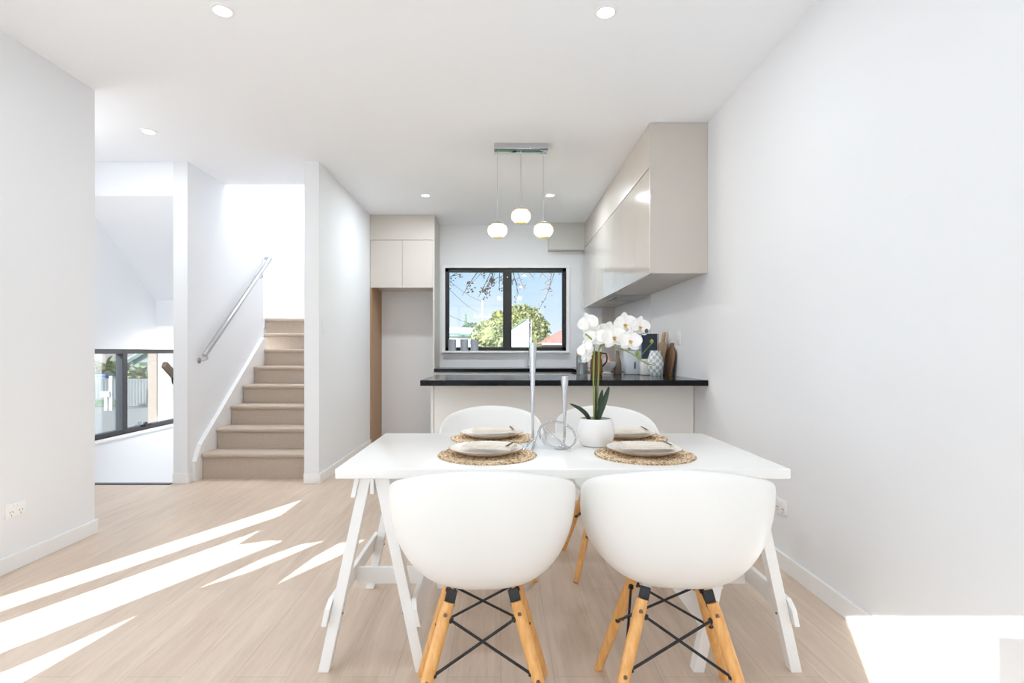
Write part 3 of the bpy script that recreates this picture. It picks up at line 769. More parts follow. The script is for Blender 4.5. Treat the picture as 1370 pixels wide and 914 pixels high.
# ------------------------------------------------------------------ dining table, trestles
TX0, TX1, TY0, TY1, TZ = -.572, 1.0, 1.885, 2.71, .725
b = NB(); box(b, TX0, TX1, TY0, TY1, TZ - .036, TZ, .006, 3)
tag(obj('tabletop', b, 'tabletop'), 'white rectangular dining tabletop resting on two trestles', 'table top')
TH = TZ - .0365
def make_trestle(label):
    t = thing('trestle', label, 'trestle', (0, 0, 0), 0, 'white table trestles')
    fx, txp, ly = .172, .024, .335
    for sx in (-1, 1):
        for sy in (-1, 1):
            b = NB()
            top = Vector((sx * txp, sy * ly, TH)); ft = Vector((sx * fx, sy * (ly + .005), 0))
            d = (ft - top); wx = .019; wy = .021
            pts = [top + Vector((i * wx, j * wy, 0)) for i, j in ((-1, -1), (1, -1), (1, 1), (-1, 1))]
            prism(b, pts, d, .002); obj('leg', b, 'whitewood', t, False)
        # upper side rail, tilted with the legs
        sl = (fx - txp) / TH
        b = NB(); zz = TH - .002; hh = .07; x0 = txp + .020
        pts = [(sx * (x0), -ly - .03, zz), (sx * (x0 + .016), -ly - .03, zz), (sx * (x0 + .016 + sl * hh), -ly - .03, zz - hh), (sx * (x0 + sl * hh), -ly - .03, zz - hh)]
        prism(b, pts, (0, 2 * ly + .06, 0), .002); obj('top_rail', b, 'whitewood', t, False)
        # low side stretcher outside the legs with clipped ends
        zc = .215; xc = txp + sl * (TH - zc) + .0205
        b = NB(); hz = .046; L = ly + .045
        up = Vector((-sx * sl, 0, 1)).normalized()
        o0 = Vector((sx * xc, 0, zc))
        prof = [(-L, -1), (L, -1), (L, .35), (L - .025, 1), (-L + .025, 1), (-L, .35)]
        prism(b, [o0 + Vector((0, y, 0)) + up * (hz * k) for y, k in prof], (sx * .018, 0, 0), .002); obj('stretcher', b, 'whitewood', t, False)
        for sy in (-1, 1):
            for k in (-.012, .014):
                b = NB(); disc(b, (sx * (xc - .0385), sy * (ly - k), zc + k), .004, (-sx, 0, 0), .003, 10); obj('screw', b, 'brass', t)
    b = NB(); xc = txp + (fx - txp) / TH * (TH - .2) + .018
    box(b, -xc, xc, -.011, .011, .165, .232, .002); obj('cross_bar', b, 'whitewood', t, False)
    b = NB(); box(b, -.006, .006, -ly - .03, ly + .03, TH - .06, TH - .003, .001); obj('ridge_beam', b, 'whitewood', t, False)
    for sy in (-1, 1):
        b = NB(); tube(b, [(-.018, sy * (ly - .018), TH - .04), (.018, sy * (ly - .018), TH - .04)], .006, 10); obj('hinge', b, 'steel', t)
    return t
t1 = make_trestle('white timber trestle under the tabletop on the side of the sun streaks')
t1.location = (-.452, 2.285, 0)
dup(t1, (.868, 2.285, 0), 0, 'white timber trestle under the tabletop next to the wall with the power point')

# ------------------------------------------------------------------ chairs
def chair_shell():
    bm = NB()
    NTH, NR = 72, 22
    z0 = .428
    def smst(a, b_, x):
        t = max(0, min(1, (x - a) / (b_ - a))); return t * t * (3 - 2 * t)
    rings = []
    centre = bm.verts.new((0, .01, z0))
    for i in range(1, NR + 1):
        t = i / NR; ring = []
        for k in range(NTH):
            th = 2 * PI * k / NTH            # 0 = back (-Y)
            a = th if th <= PI else 2 * PI - th
            if a <= PI / 2: hgt = .655 + .165 * max(0, math.cos(a)) ** .62
            else: hgt = .655 - .215 * smst(PI / 2 + .1, PI * .84, a)
            wx = .277; wy = .262 if a < PI / 2 else .275
            n = 2.7
            ca, sa = math.cos(th), math.sin(th)
            R = (abs(sa / wx) ** n + abs(ca / wy) ** n) ** (-1 / n)
            ph = t * PI / 2
            # bowl profile: flat seat curving up into a leaning wall
            up = max(0, min(1, (hgt - z0) / .12))
            r_bowl = (math.sin(ph) ** .70)
            z_bowl = 1 - max(0.0, math.cos(ph)) ** .70
            wall = z_bowl * (hgt - z0)
            lean = .93 + .07 * smst(0, 1, z_bowl) if a < PI * .6 else 1
            r = R * r_bowl * (lean * up + (1 - up))
            z = z0 + wall
            if a > PI * .62: z -= .012 * smst(.8, 1, t) * smst(PI * .7, PI * .95, a)
            ring.append(bm.verts.new((-r * sa, -r * ca, z)))
        rings.append(ring)
    for k in range(NTH): bm.faces.new((centre, rings[0][k], rings[0][(k + 1) % NTH]))
    for i in range(NR - 1):
        for k in range(NTH):
            k2 = (k + 1) % NTH
            bm.faces.new((rings[i][k], rings[i + 1][k], rings[i + 1][k2], rings[i][k2]))
    return bm
def make_chair(label):
    c = thing('dining_chair', label, 'chair', (0, 0, 0), 0, 'white tub chairs around the dining table')
    sh = obj('shell', chair_shell(), 'plastic', c, True, 60)
    m = sh.modifiers.new('thick', 'SOLIDIFY'); m.thickness = .009; m.offset = 0
    m2 = sh.modifiers.new('round', 'SUBSURF'); m2.levels = 1; m2.render_levels = 1
    T, Ft, zt = .099, .215, .398
    def leg_pt(sx, sy, z):
        k = (zt - z) / zt; q = T + (Ft - T) * k; return Vector((sx * q, sy * q, z))
    for sx in (-1, 1):
        for sy in (-1, 1):
            b = NB()
            zz = [zt, .36, .25, .12, 0]; rr = [.0165, .0185, .0185, .0165, .0135]
            tube(b, [leg_pt(sx, sy, z) for z in zz], rr, 18)
            lg = obj('leg', b, 'beech', c, True, 50)
            for z in (.372, .205):
                b = NB(); p = leg_pt(sx, sy, z); disc(b, p + Vector((0, sy * .0165, 0)), .0058, (0, sy, -.1), .004, 12); obj('bolt', b, 'brass', lg)
            b = NB(); p0 = leg_pt(sx, sy, zt - .012)
            bar(b, p0 + Vector((-sx * .004, -sy * .006, 0)), Vector((sx * .088, sy * .088, .430)), .030, .010, (1, 0, 0), .002)
            br = obj('bracket', b, 'black', c, False)
    for (a0, a1) in (((-1, -1), (1, -1)), ((-1, 1), (1, 1)), ((-1, -1), (-1, 1)), ((1, -1), (1, 1))):
        b = NB()
        for s_, e_ in ((a0, a1), (a1, a0)):
            inn = lambda q, z: leg_pt(q[0], q[1], z) * 1.0
            p, q = inn(s_, .362), inn(e_, .205)
            d = (q - p).normalized(); tube(b, [p + d * .010, q - d * .010], .0042, 10)
            for e, sgn in ((p, 1), (q, -1)): tube(b, [e + d * sgn * .012, e + d * sgn * .026], .0085, 10)
        obj('cross_brace', b, 'black', c)
    b = NB(); box(b, -.085, .085, -.012, .012, .419, .425, .001); box(b, -.012, .012, -.05, .05, .419, .425, .001)
    obj('mount_plate', b, 'black', c, False)
    return c
ch = make_chair('white tub dining chair pushed in at the near table side, closer to the sun streaks')
ch.location = (-.056, 1.70, 0); ch.rotation_euler = (0, 0, .03)
dup(ch, (.530, 1.705, 0), -.13, 'white tub dining chair at the near table side, turned slightly, beside the power point wall')
dup(ch, (-.05, 2.90, 0), PI, 'white tub dining chair across the table with its back arch below the candle holders')
dup(ch, (.575, 2.905, 0), PI + .04, 'white tub dining chair across the table behind the orchid pot')

# ------------------------------------------------------------------ table settings
def mat_mesh(R=.19):
    b = NB(); NA, NR_ = 216, 66; nring = 11
    rings = [[b.verts.new((0, 0, .007))]]
    for i in range(1, NR_ + 1):
        r = R * i / NR_; ring = []
        for k in range(NA):
            a = 2 * PI * k / NA
            ph = r / R * nring + a / (2 * PI)                      # spiral
            f = ph - math.floor(ph); row = math.floor(ph)
            prof = math.sin(PI * f) ** .6
            na = max(6, int(row * 7))
            br = .5 + .5 * math.sin(na * a * 1.0 + row * 2.1 + 3.2 * (f - .5) * (1 if row % 2 else -1))
            z = .0015 + .0065 * prof * (.55 + .45 * br)
            rr = r * (1 + (.012 * math.sin(60 * a) if i > NR_ - 3 else 0))
            ring.append(b.verts.new((rr * math.cos(a), rr * math.sin(a), z)))
        rings.append(ring)
    for k in range(NA): b.faces.new((rings[0][0], rings[1][k], rings[1][(k + 1) % NA]))
    for i in range(1, NR_):
        for k in range(NA):
            k2 = (k + 1) % NA; b.faces.new((rings[i][k], rings[i + 1][k], rings[i + 1][k2], rings[i][k2]))
    low = [b.verts.new((v.co.x, v.co.y, 0)) for v in rings[-1]]
    for k in range(NA):
        k2 = (k + 1) % NA; b.faces.new((rings[-1][k], low[k], low[k2], rings[-1][k2]))
    b.faces.new(low)
    return b
def plate_mesh(R=.143):
    b = NB()
    prof = [(0, .006), (.085, .006), (.098, .009), (.128, .019), (R, .023), (R + .001, .021), (.128, .0145), (.100, .004), (.088, .0), (.084, .0), (.082, .0025), (0, .0025)]
    lathe(b, prof, 96)
    n = 96
    for v in b.verts:
        r = math.hypot(v.co.x, v.co.y)
        if .09 < r < .135 and v.co.z > .008:
            k = round(math.atan2(v.co.y, v.co.x) / (2 * PI) * n); v.co.z += .0012 * (1 if k % 2 else -1)
    return b
def napkin_mesh(L=.20, W=.095):
    b = NB()
    for i, (dx, dy, sx, sy) in enumerate(((0, 0, 1, 1), (.004, -.004, .97, .93), (.010, .003, .93, .86))):
        N = 12; gr = []
        for lay in (0, 1):
            g = []
            for u in range(N + 1):
                row = []
                for v in range(5):
                    x = (u / N - .5) * L * sx + dx; y = (v / 4 - .5) * W * sy * (1 + .12 * (u / N - .5)) + dy
                    z = i * .0042 + lay * .0036 + .0012 * math.sin(u * .9 + i) + .0016 * (1 if v in (1, 2, 3) else 0)
                    row.append(b.verts.new((x, y, z)))
                g.append(row)
            gr.append(g)
        for u in range(N):
            for v in range(4):
                b.faces.new((gr[1][u][v], gr[1][u + 1][v], gr[1][u + 1][v + 1], gr[1][u][v + 1]))
                b.faces.new((gr[0][u][v], gr[0][u][v + 1], gr[0][u + 1][v + 1], gr[0][u + 1][v]))
        for u in range(N):
            for v in (0, 4): b.faces.new((gr[0][u][v], gr[0][u + 1][v], gr[1][u + 1][v], gr[1][u][v]))
        for v in range(4):
            for u in (0, N): b.faces.new((gr[0][u][v], gr[0][u][v + 1], gr[1][u][v + 1], gr[1][u][v]))
    return b
SET = [(-.052, 2.13, 'near side by the sun streaks', -.30), (.558, 2.13, 'near side by the power point wall', .02),
       (-.040, 2.545, 'far side by the candle holders', .12), (.575, 2.545, 'far side behind the orchid pot', .0)]
pm0 = pl0 = nk0 = None
for i, (x, y, where, rz) in enumerate(SET):
    if i == 0:
        pm0 = obj('placemat', mat_mesh(), 'straw', None, True, 70); pm = pm0
        pl0 = thing('dinner_plate', None, 'plate'); obj('dish', plate_mesh(), 'plate', pl0, True, 40)
        b = NB(); lathe(b, [(.1435, .0232), (.1452, .0222), (.1452, .0205), (.143, .0203)], 96); obj('rim_edge', b, 'plate_foot', pl0)['label'] = 'toasted brown rim edge'
        pl = pl0
        nk0 = thing('napkin', None, 'napkin'); obj('folded_cloth', napkin_mesh(), 'linen', nk0, True, 50)
        b = NB(); box(b, -.004 + .085, .004 + .085, -.052, .052, .0145, .0165, .0005); nk = nk0
        obj('hem', b, 'linen_trim', nk0, False)
    else:
        pm = pm0.copy(); COL.objects.link(pm); pl = dup(pl0, (0, 0, 0), 0); nk = dup(nk0, (0, 0, 0), 0)
    place(pm, (x, y, TZ + .0003), rz + i); tag(pm, 'round braided straw placemat on the table, ' + where, 'placemat', 'round straw placemats')
    place(pl, (x - .005 if i % 2 == 0 else x, y + .008, TZ + .0088), rz + i); tag(pl, 'speckled stoneware plate on a placemat, ' + where, 'plate', 'stoneware dinner plates')
    place(nk, (x + .006, y + .004, TZ + .0325), rz); tag(nk, 'folded oatmeal napkin on a plate, ' + where, 'napkin', 'folded linen napkins')

# ------------------------------------------------------------------ candle holders
def holder(label, loc, hgt, path_sets, top_r=.017):
    c = thing('candle_holder', label, 'candle holder', loc)
    b = NB(); prof = [(0, .0), (.0055, 0)] + [(.0055 + (top_r - .0055) * (k / 8) ** 1.6, hgt * .08 + (hgt * .92) * k / 8) for k in range(9)] + [(top_r - .003, hgt), (top_r - .005, hgt - .025), (0, hgt - .028)]
    lathe(b, prof, 24, (0, 0, .055)); obj('stem', b, 'chrome', c)
    for p, closed in path_sets:
        b = NB(); tube(b, smooth_pts(p, 8) if not closed else p, .0052, 12, closed); obj('base_loop', b, 'chrome', c)
    return c
Yc = 2.27
def ring_pts(cx, cz, rx, rz, yt, n=48, tilt=0.0):
    return [(cx + rx * math.cos(a) * math.cos(tilt) - rz * math.sin(a) * math.sin(tilt), yt * math.sin(a), cz + rx * math.cos(a) * math.sin(tilt) + rz * math.sin(a) * math.cos(tilt)) for a in [2 * PI * k / n for k in range(n)]]
# tall one: stem bends into a long low arm and a crossing rod
holder('tall chrome candle holder with a tapered stem and crossed rod feet', (.132, Yc, TZ), .385,
       [([(0, 0, .06), (0, 0, .04), (-.012, -.01, .030), (-.04, -.05, .0056)], False),
        ([(.020, .0, .078), (.008, -.01, .035), (-.004, -.06, .0056)], False),
        ([(0, 0, .045), (.006, .03, .030), (.016, .07, .0056)], False)])
holder('shorter chrome candle holder with a tapered stem and a looped ring foot', (.268, Yc + .03, TZ), .245,
       [(ring_pts(-.030, .054, .078, .048, .045, tilt=-.22), True),
        ([(0, 0, .06), (-.002, 0, .035), (-.012, -.015, .012), (-.03, -.03, .0056)], False),
        ([(-.085, .01, .085), (-.06, -.01, .055), (-.01, -.05, .022), (.012, -.085, .0056)], False),
        ([(-.085, .01, .085), (-.075, .03, .04), (-.078, .05, .0056)], False)])

# ------------------------------------------------------------------ potted orchid
PX, PY = .408, 2.355
po = thing('potted_orchid', 'white orchid in a rounded white ceramic pot on the dining table', 'orchid', (PX, PY, TZ))
b = NB(); lathe(b, [(0, 0), (.052, 0), (.062, .004), (.076, .030), (.080, .055), (.077, .085), (.070, .112), (.0665, .118), (.062, .117), (.065, .107), (.07, .08), (.07, .03), (0, .02)], 56); obj('pot', b, 'pot', po)
b = NB(); lathe(b, [(0, .108), (.03, .109), (.0655, .104), (.06, .09), (0, .085)], 32); obj('potting_mix', b, 'soil', po)
def Q(px, py, dy=0.0):
    """photo pixel at the orchid's depth to orchid-local metres"""
    Y = PY + dy; s = F / Y
    return Vector(((px - VX) / s - PX, dy, EYE - (py - VY) / s - TZ))
st1 = smooth_pts([Q(795, 572), Q(794.5, 540), Q(794, 500), Q(795, 470, .005), Q(792, 455, .005), Q(783, 447, 0)], 6)
st2 = smooth_pts([Q(798, 572, .01), Q(799.5, 530, .01), Q(801, 490, .01), Q(802, 466, .01), Q(812, 456, .01), Q(835, 452, .0)], 6)
st3 = smooth_pts([Q(801, 470, .01), Q(808, 461, .01), Q(826, 466, 0), Q(845, 473, -.01), Q(862, 485, -.01), Q(872, 488, -.01)], 6)
for s_, r_ in ((st1, .0036), (st2, .0036), (st3, .0026)):
    b = NB(); tube(b, s_, r_, 8); obj('flower_stem', b, 'stem', po)
b = NB(); tube(b, [Q(797, 574, .004), Q(797.5, 470, .004)], .0042, 8); obj('stake', b, 'stake', po)
def leaf_mesh(pts, width):
    b = NB(); P = smooth_pts(pts, 6); n = len(P); rows = []
    for i, p in enumerate(P):
        t = i / (n - 1); w = width * (math.sin(PI * min(1, .08 + t * .92)) ** .7) * (1 if t < .98 else .15)
        d = (P[min(i + 1, n - 1)] - P[max(i - 1, 0)]).normalized(); s = d.cross(Vector((0, 1, 0)));
        s = s.normalized() if s.length > .1 else Vector((1, 0, 0))
        nn = d.cross(s).normalized()
        rows.append([b.verts.new(p + s * w * k + nn * (abs(k) * w * .45)) for k in (-1, -.5, 0, .5, 1)])
    for a, c in zip(rows, rows[1:]):
        for k in range(4): b.faces.new((a[k], a[k + 1], c[k + 1], c[k]))
    return b
for pts, w in (([Q(795, 575), Q(801, 555, -.01), Q(809, 534, -.015), Q(815, 517, -.02)], .014), ([Q(797, 575, .01), Q(799, 555, .012), Q(803, 535, .014), Q(806, 521, .016)], .012),
               ([Q(792, 573), Q(786, 557, -.012), Q(776, 547, -.02), Q(762, 540, -.02)], .0095)):
    o = obj('leaf', leaf_mesh(pts, w), 'leaf', po, True, 80)
    m = o.modifiers.new('thick', 'SOLIDIFY'); m.thickness = .002
def petal_grid(b, base_ang, length, width, cup, zoff=0.0, MX=None, rnd=1.0):
    NU, NV = 8, 6; g = []
    for i in range(NU + 1):
        t = i / NU; row = []
        w = width * (math.sin(PI * min(.999, .06 + .90 * t ** .8)) ** .55)
        for j in range(NV + 1):
            u = j / NV * 2 - 1
            x = u * w; y = length * t * (1 - .06 * u * u); z = zoff + cup * (t * t) * length + .10 * width * (u * u) - .006 * math.sin(PI * t)
            ca, sa = math.cos(base_ang), math.sin(base_ang)
            v = Vector((x * ca - y * sa, x * sa + y * ca, z))
            row.append(b.verts.new(MX @ v))
        g.append(row)
    for i in range(NU):
        for j in range(NV): b.faces.new((g[i][j], g[i + 1][j], g[i + 1][j + 1], g[i][j + 1]))
def flower(px, py, dy, rad, yaw, pitch, roll, lip=True):
    c = Q(px, py, dy)
    # local +Z is the facing direction; base faces camera (-Y)
    R = Matrix.Rotation(yaw, 4, 'Z') @ Matrix.Rotation(pitch, 4, 'X') @ Matrix(((1, 0, 0, 0), (0, 0, -1, 0), (0, 1, 0, 0), (0, 0, 0, 1))) @ Matrix.Rotation(roll, 4, 'Z')
    MX = Matrix.Translation(c) @ R
    b = NB()
    for a in (0, 2 * PI * .36, -2 * PI * .36): petal_grid(b, a, rad * .98, rad * .40, .05, -.003, MX)
    for a in (PI * .44, -PI * .44): petal_grid(b, a, rad * 1.02, rad * .62, .12, .002, MX)
    o = obj('flower', b, 'petal', po, True, 80)
    m = o.modifiers.new('thick', 'SOLIDIFY'); m.thickness = .0012
    if lip:
        b = NB(); petal_grid(b, PI, rad * .30, rad * .11, .9, .004, MX); petal_grid(b, PI * .72, rad * .18, rad * .08, .8, .005, MX); petal_grid(b, -PI * .72, rad * .18, rad * .08, .8, .005, MX)
        l = obj('lip', b, 'lip', o, True, 80); l['label'] = 'small yellow lip'
        m = l.modifiers.new('thick', 'SOLIDIFY'); m.thickness = .0014
FL = [(788, 433, .02, .050, -.5, .2, .3, False), (797, 451, .00, .052, -.4, -.5, .1, False), (836, 434, .0, .054, .15, .1, .1, True), (856, 437, .012, .048, .3, .0, -.15, True),
      (821, 451, -.02, .056, .05, -.05, .2, True), (843, 456, -.03, .052, .2, -.1, -.1, True), (812, 445, .025, .052, -.15, .2, -.3, False), (784, 466, -.01, .044, -.9, -.3, .6, False),
      (786, 478, .0, .036, -1.2, -.7, .2, False)]
for f_ in FL: flower(*f_)
for px, py, dark, r in ((856, 452.5, 0, .0085), (842, 464, 0, .0115), (852.5, 473, 0, .009), (855.5, 479, 0, .0075), (872, 457, 0, .008), (865, 443, 1, .0085)):
    b = NB(); c = Q(px, py, -.012)
    lathe(b, [(0, -1.15 * r), (.6 * r, -.85 * r), (r, -.1 * r), (.85 * r, .6 * r), (.3 * r, 1.2 * r), (0, 1.35 * r)], 14, c)
    nd = min(st3 + st2, key=lambda p: (p - c).length)
    tube(b, [c + Vector((0, 0, -r)), c.lerp(nd, .5) + Vector((0, 0, -.004)), nd], .0013, 6)
    obj('bud', b, 'darkbud' if dark else 'bud', po)

# ------------------------------------------------------------------ outside
GZ = -1.05
b = NB(); box(b, XE - .6, 60, YB + .5, 90, GZ - .2, GZ)
struct('ground_lawn', b, 'grass', 'lawn outside the house', 'lawn')
b = NB(); box(b, -60, XE - .6, -30, 40, GZ - .2, GZ)
struct('ground_yard', b, 'pave', 'pale concrete yard outside the landing window', 'yard')
b = NB(); prism(b, [(-40, 17.0, GZ + .012), (-3, 10.0, GZ + .012), (-3, 13.0, GZ + .012), (-40, 20.2, GZ + .012)], (0, 0, .02))
struct('road', b, 'road', 'grey street beyond the landing window', 'street')
b = NB(); box(b, -30, -3.5, 7.6, 10.6, GZ + .001, GZ + .012)
struct('path_footpath', b, 'pave', 'pale concrete footpath beyond the landing window', 'path')

def P3(px, py, Y): s = F / Y; return Vector(((px - VX) / s, Y, EYE - (py - VY) / s))
def foliage(b, c, rx, ry, rz, n, leaf, seed, lumps=9):
    rnd = random.Random(seed)
    for i in range(lumps):
        u = rnd.uniform(-1, 1); a = rnd.uniform(0, 2 * PI); q = math.sqrt(1 - u * u) * .55
        cc = Vector((c[0] + rx * q * math.cos(a), c[1] + ry * q * math.sin(a), c[2] + rz * u * .5))
        r = bmesh.ops.create_icosphere(b, subdivisions=2, radius=1)
        for v in r['verts']:
            k = .52 * (1 + rnd.uniform(-.14, .14)); v.co = Vector((cc.x + v.co.x * rx * k, cc.y + v.co.y * ry * k, cc.z + v.co.z * rz * k))
    for i in range(n):
        u = rnd.uniform(-1, 1); a = rnd.uniform(0, 2 * PI); q = math.sqrt(1 - u * u); k = rnd.uniform(.80, 1.06)
        p = Vector((c[0] + rx * q * math.cos(a) * k, c[1] + ry * q * math.sin(a) * k, c[2] + rz * u * k))
        e1 = Vector((rnd.uniform(-1, 1), rnd.uniform(-1, 1), rnd.uniform(-1, 1))).normalized() * leaf
        e2 = e1.cross(Vector((rnd.uniform(-1, 1), rnd.uniform(-1, 1), rnd.uniform(-1, 1)))).normalized() * leaf * .5
        b.faces.new([b.verts.new(p + e) for e in (-e1, e2, e1, -e2)])
def tree(name, label, c, rx, ry, rz, m, seed, n=900, leaf=.10):
    t = thing(name, label, 'tree', (c[0], c[1], GZ))
    b = NB(); foliage(b, (0, 0, c[2] - GZ), rx, ry, rz, n, leaf, seed); obj('crown', b, m, t, False)
    b = NB(); tube(b, [(0, 0, 0), (.05, 0, (c[2] - GZ) * .5), (0, .02, c[2] - GZ)], [.16, .12, .06], 10); obj('trunk', b, 'bark', t)
p = P3(697, 447, 30); tree('tree', 'large round olive tree behind the white gable outside the kitchen window', p, 1.55, 1.5, 1.55, 'olive', 3, 2200, .12)
p = P3(654, 452, 24); tree('tree', 'pale leafy tree before the grey roof outside the kitchen window', p, .78, .8, .75, 'palegreen', 5, 1300, .08)
p = P3(667, 437, 35); tree('tree', 'smaller olive tree seen just beside the window mullion', p, .62, .7, 1.0, 'olive', 8, 900, .10)
p = P3(632, 446, 38); tree('tree', 'hazy grey green tree behind the pale roofs', p, .9, .9, .75, 'conifer', 9, 900, .10)
t = thing('conifer_tree', 'pointed dark conifer above the pale roofs', 'tree', (P3(623, 440, 40).x, 40, GZ))
b = NB()
rnd = random.Random(4)
for k in range(16):
    z = 1.6 + k * .21; r = max(.04, (.42 - .024 * k)); lathe(b, [(0, z + .33), (r * .55, z + .12), (r * (1 + rnd.uniform(-.15, .15)), z), (r * .5, z + .04), (0, z + .05)], 9)
obj('crown', b, 'conifer', t, False)
b = NB(); tube(b, [(0, 0, 0), (0, 0, 2.6)], .09, 8); obj('trunk', b, 'bark', t)
# houses beyond the kitchen window
hs = thing('house', 'white house with a steep lean-to gable in front of the olive tree', 'house', (P3(697, 470, 18).x, 18, GZ))
def hp(px, py, Y=18): v = P3(px, py, Y); return (v.x - hs.location.x, v.y - 18, v.z - GZ)
b = NB(); pts = [hp(678, 466), hp(704, 466), hp(704, 429), hp(678, 445.5)]
pts = [(pts[0][0], 0, 0), (pts[1][0], 0, 0), pts[2], pts[3]]
prism(b, pts, (0, 4, 0)); obj('wall', b, 'render', hs, False)
b = NB(); x0, x1 = hp(704.3, 0)[0], hp(711, 0)[0]; box(b, x0, x1, -.05, .5, 0, hp(0, 427.5)[2]); obj('chimney', b, 'render', hs, False)
b = NB(); a0, a1 = Vector(hp(676, 446)), Vector(hp(704, 427.6)); prism(b, [a0, a1, a1 + Vector((0, 0, .04)), a0 + Vector((0, 0, .04))], (0, 4.1, 0)); obj('roof', b, 'eave', hs, False)
hs = thing('house', 'house with a terracotta hipped roof at the edge of the kitchen window', 'house', (P3(748, 470, 23).x, 23, GZ))
def hp2(px, py): v = P3(px, py, 23); return (v.x - hs.location.x, 0, v.z - GZ)
b = NB(); l, r_, ap = hp2(725, 459.5), hp2(790, 459.5), hp2(757, 440)
vs = [b.verts.new(l), b.verts.new(r_), b.verts.new((r_[0], 4, r_[2])), b.verts.new((l[0], 4, l[2])), b.verts.new((ap[0], 1.2, ap[2])), b.verts.new((ap[0], 2.8, ap[2]))]
for f in ((0, 1, 4), (1, 2, 5, 4), (2, 3, 5), (3, 0, 4, 5), (3, 2, 1, 0)): b.faces.new([vs[i] for i in f])
obj('roof', b, 'tile', hs, False)
b = NB(); box(b, l[0] + .25, r_[0] - .25, .25, 3.75, 0, l[2] - .01); obj('wall', b, 'beigerender', hs, False)
b = NB(); box(b, l[0], r_[0], -.03, 0, l[2] - .07, l[2] + .01); obj('gutter', b, 'render', hs, False)
hs = thing('house', 'low white house with a pale grey roof behind the window tumblers', 'house', (P3(610, 470, 28).x, 28, GZ))
def hp3(px, py): v = P3(px, py, 28); return (v.x - hs.location.x, 0, v.z - GZ)
l, r_ = hp3(570, 447), hp3(641, 447)
b = NB(); prism(b, [(l[0], -.2, hp3(0, 445)[2]), (r_[0], -.2, hp3(0, 448)[2]), (r_[0], 3, hp3(0, 438)[2]), (l[0], 3, hp3(0, 436)[2])], (0, 0, .09)); obj('roof', b, 'greyroof', hs, False)
b = NB(); box(b, l[0] + .15, r_[0] - .3, .1, 2.9, 0, hp3(0, 447)[2] - .12); obj('wall', b, 'render', hs, False)
b = NB(); z = hp3(0, 449)[2]; bar(b, (l[0], -.22, hp3(0, 445.5)[2]), (r_[0], -.22, hp3(0, 448.6)[2]), .05, .10, (0, 1, 0), 0); obj('gutter', b, 'eave', hs, False)
b = NB(); box(b, hp3(620, 0)[0], hp3(636, 0)[0], 1.0, 1.8, l[2], hp3(0, 439)[2]); obj('chimney', b, 'render', hs, False)
# utility pole and wires
up = thing('utility_pole', 'timber power pole with a crossarm above the trees', 'utility pole', (P3(646, 470, 34).x, 34, GZ))
zt_ = P3(646, 401, 34).z - GZ
b = NB(); tube(b, [(0, 0, 0), (0, 0, zt_)], [.09, .07], 10); obj('pole', b, 'poletimber', up)
b = NB(); zc_ = P3(646, 424, 34).z - GZ; box(b, -.55, .55, -.05, .05, zc_ - .06, zc_ + .03); obj('crossarm', b, 'poletimber', up, False)
b = NB()
for x in (-.45, -.15, .45): lathe(b, [(0, 0), (.05, .01), (.06, .07), (.03, .13), (0, .14)], 8, (x, 0, zc_ + .03))
obj('insulator', b, 'render', up)
for i, (a, c) in enumerate((((596, 382), (640, 418)), ((596, 372), (646, 404)), ((596, 420), (644, 434)))):
    b = NB(); p, q = P3(a[0], a[1], 20), P3(c[0], c[1], 33.8)
    mid = (p + q) / 2 - Vector((0, 0, .12)); tube(b, smooth_pts([p, mid, q], 6), .008, 6)
    tag(obj('power_line', b, 'twig'), ['middle sagging power line crossing the sky towards the pole', 'highest power line reaching the top of the pole', 'lowest power line just above the pale roof'][i], 'power line')
# tree overhanging the kitchen window
Yb = 9.2
ot = thing('tree', 'bare twiggy tree with rusty leaves hanging across the top of the kitchen window', 'tree', (3.9, Yb, GZ))
def wl(p): return Vector(p) - Vector((3.9, Yb, GZ))
b = NB(); tube(b, smooth_pts([(0, 0, 0), (-.05, .02, 1.6), (.05, 0, 2.9), (.1, .1, 4.6)], 5), [.17] * 8 + [.12] * 5 + [.08] * 3, 10); obj('trunk', b, 'bark', ot)
limb = smooth_pts([wl((3.92, Yb, 1.7)), wl((2.6, Yb, 2.62)), wl((1.2, Yb, 2.86)), wl((0, Yb, 2.80)), wl((-.95, Yb, 2.72))], 6)
b = NB(); tube(b, limb, [.07 - .052 * i / (len(limb) - 1) for i in range(len(limb))], 8); obj('limb', b, 'bark', ot)
def branch(start, ends, seed, leafn=10):
    rnd = random.Random(seed); b = NB(); lb = NB()
    s0 = wl(start); st_ = min(limb, key=lambda q: (q - s0).length)
    for e in ends:
        e = wl(e) - st_; mid = e * .5 + Vector((rnd.uniform(-.05, .05), rnd.uniform(-.1, .1), .05))
        P = [st_ + q for q in smooth_pts([Vector((0, 0, 0)), mid, e], 6)]; n = len(P)
        tube(b, P, [.012 * (1 - .8 * i / (n - 1)) for i in range(n)], 6)
        for k in range(4):
            i = rnd.randint(4, n - 2); d = Vector((rnd.uniform(-.2, .2), rnd.uniform(-.1, .1), rnd.uniform(-.22, .06)))
            tube(b, [P[i], P[i] + d], [.005, .0025], 5)
            for s_ in range(leafn):
                p = P[i] + d * rnd.uniform(.2, 1.1) + Vector((rnd.uniform(-.05, .05), rnd.uniform(-.05, .05), rnd.uniform(-.06, .03)))
                e1 = Vector((rnd.uniform(-1, 1), rnd.uniform(-.6, .6), rnd.uniform(-1, .2))).normalized() * rnd.uniform(.016, .032)
                e2 = e1.cross(Vector((rnd.uniform(-1, 1), 1, rnd.uniform(-1, 1)))).normalized() * .011
                lb.faces.new([lb.verts.new(p + q) for q in (-e1, e2, e1, -e2)])
    br = obj('branch', b, 'twig', ot); obj('leaves', lb, 'twigleaf', br, False)
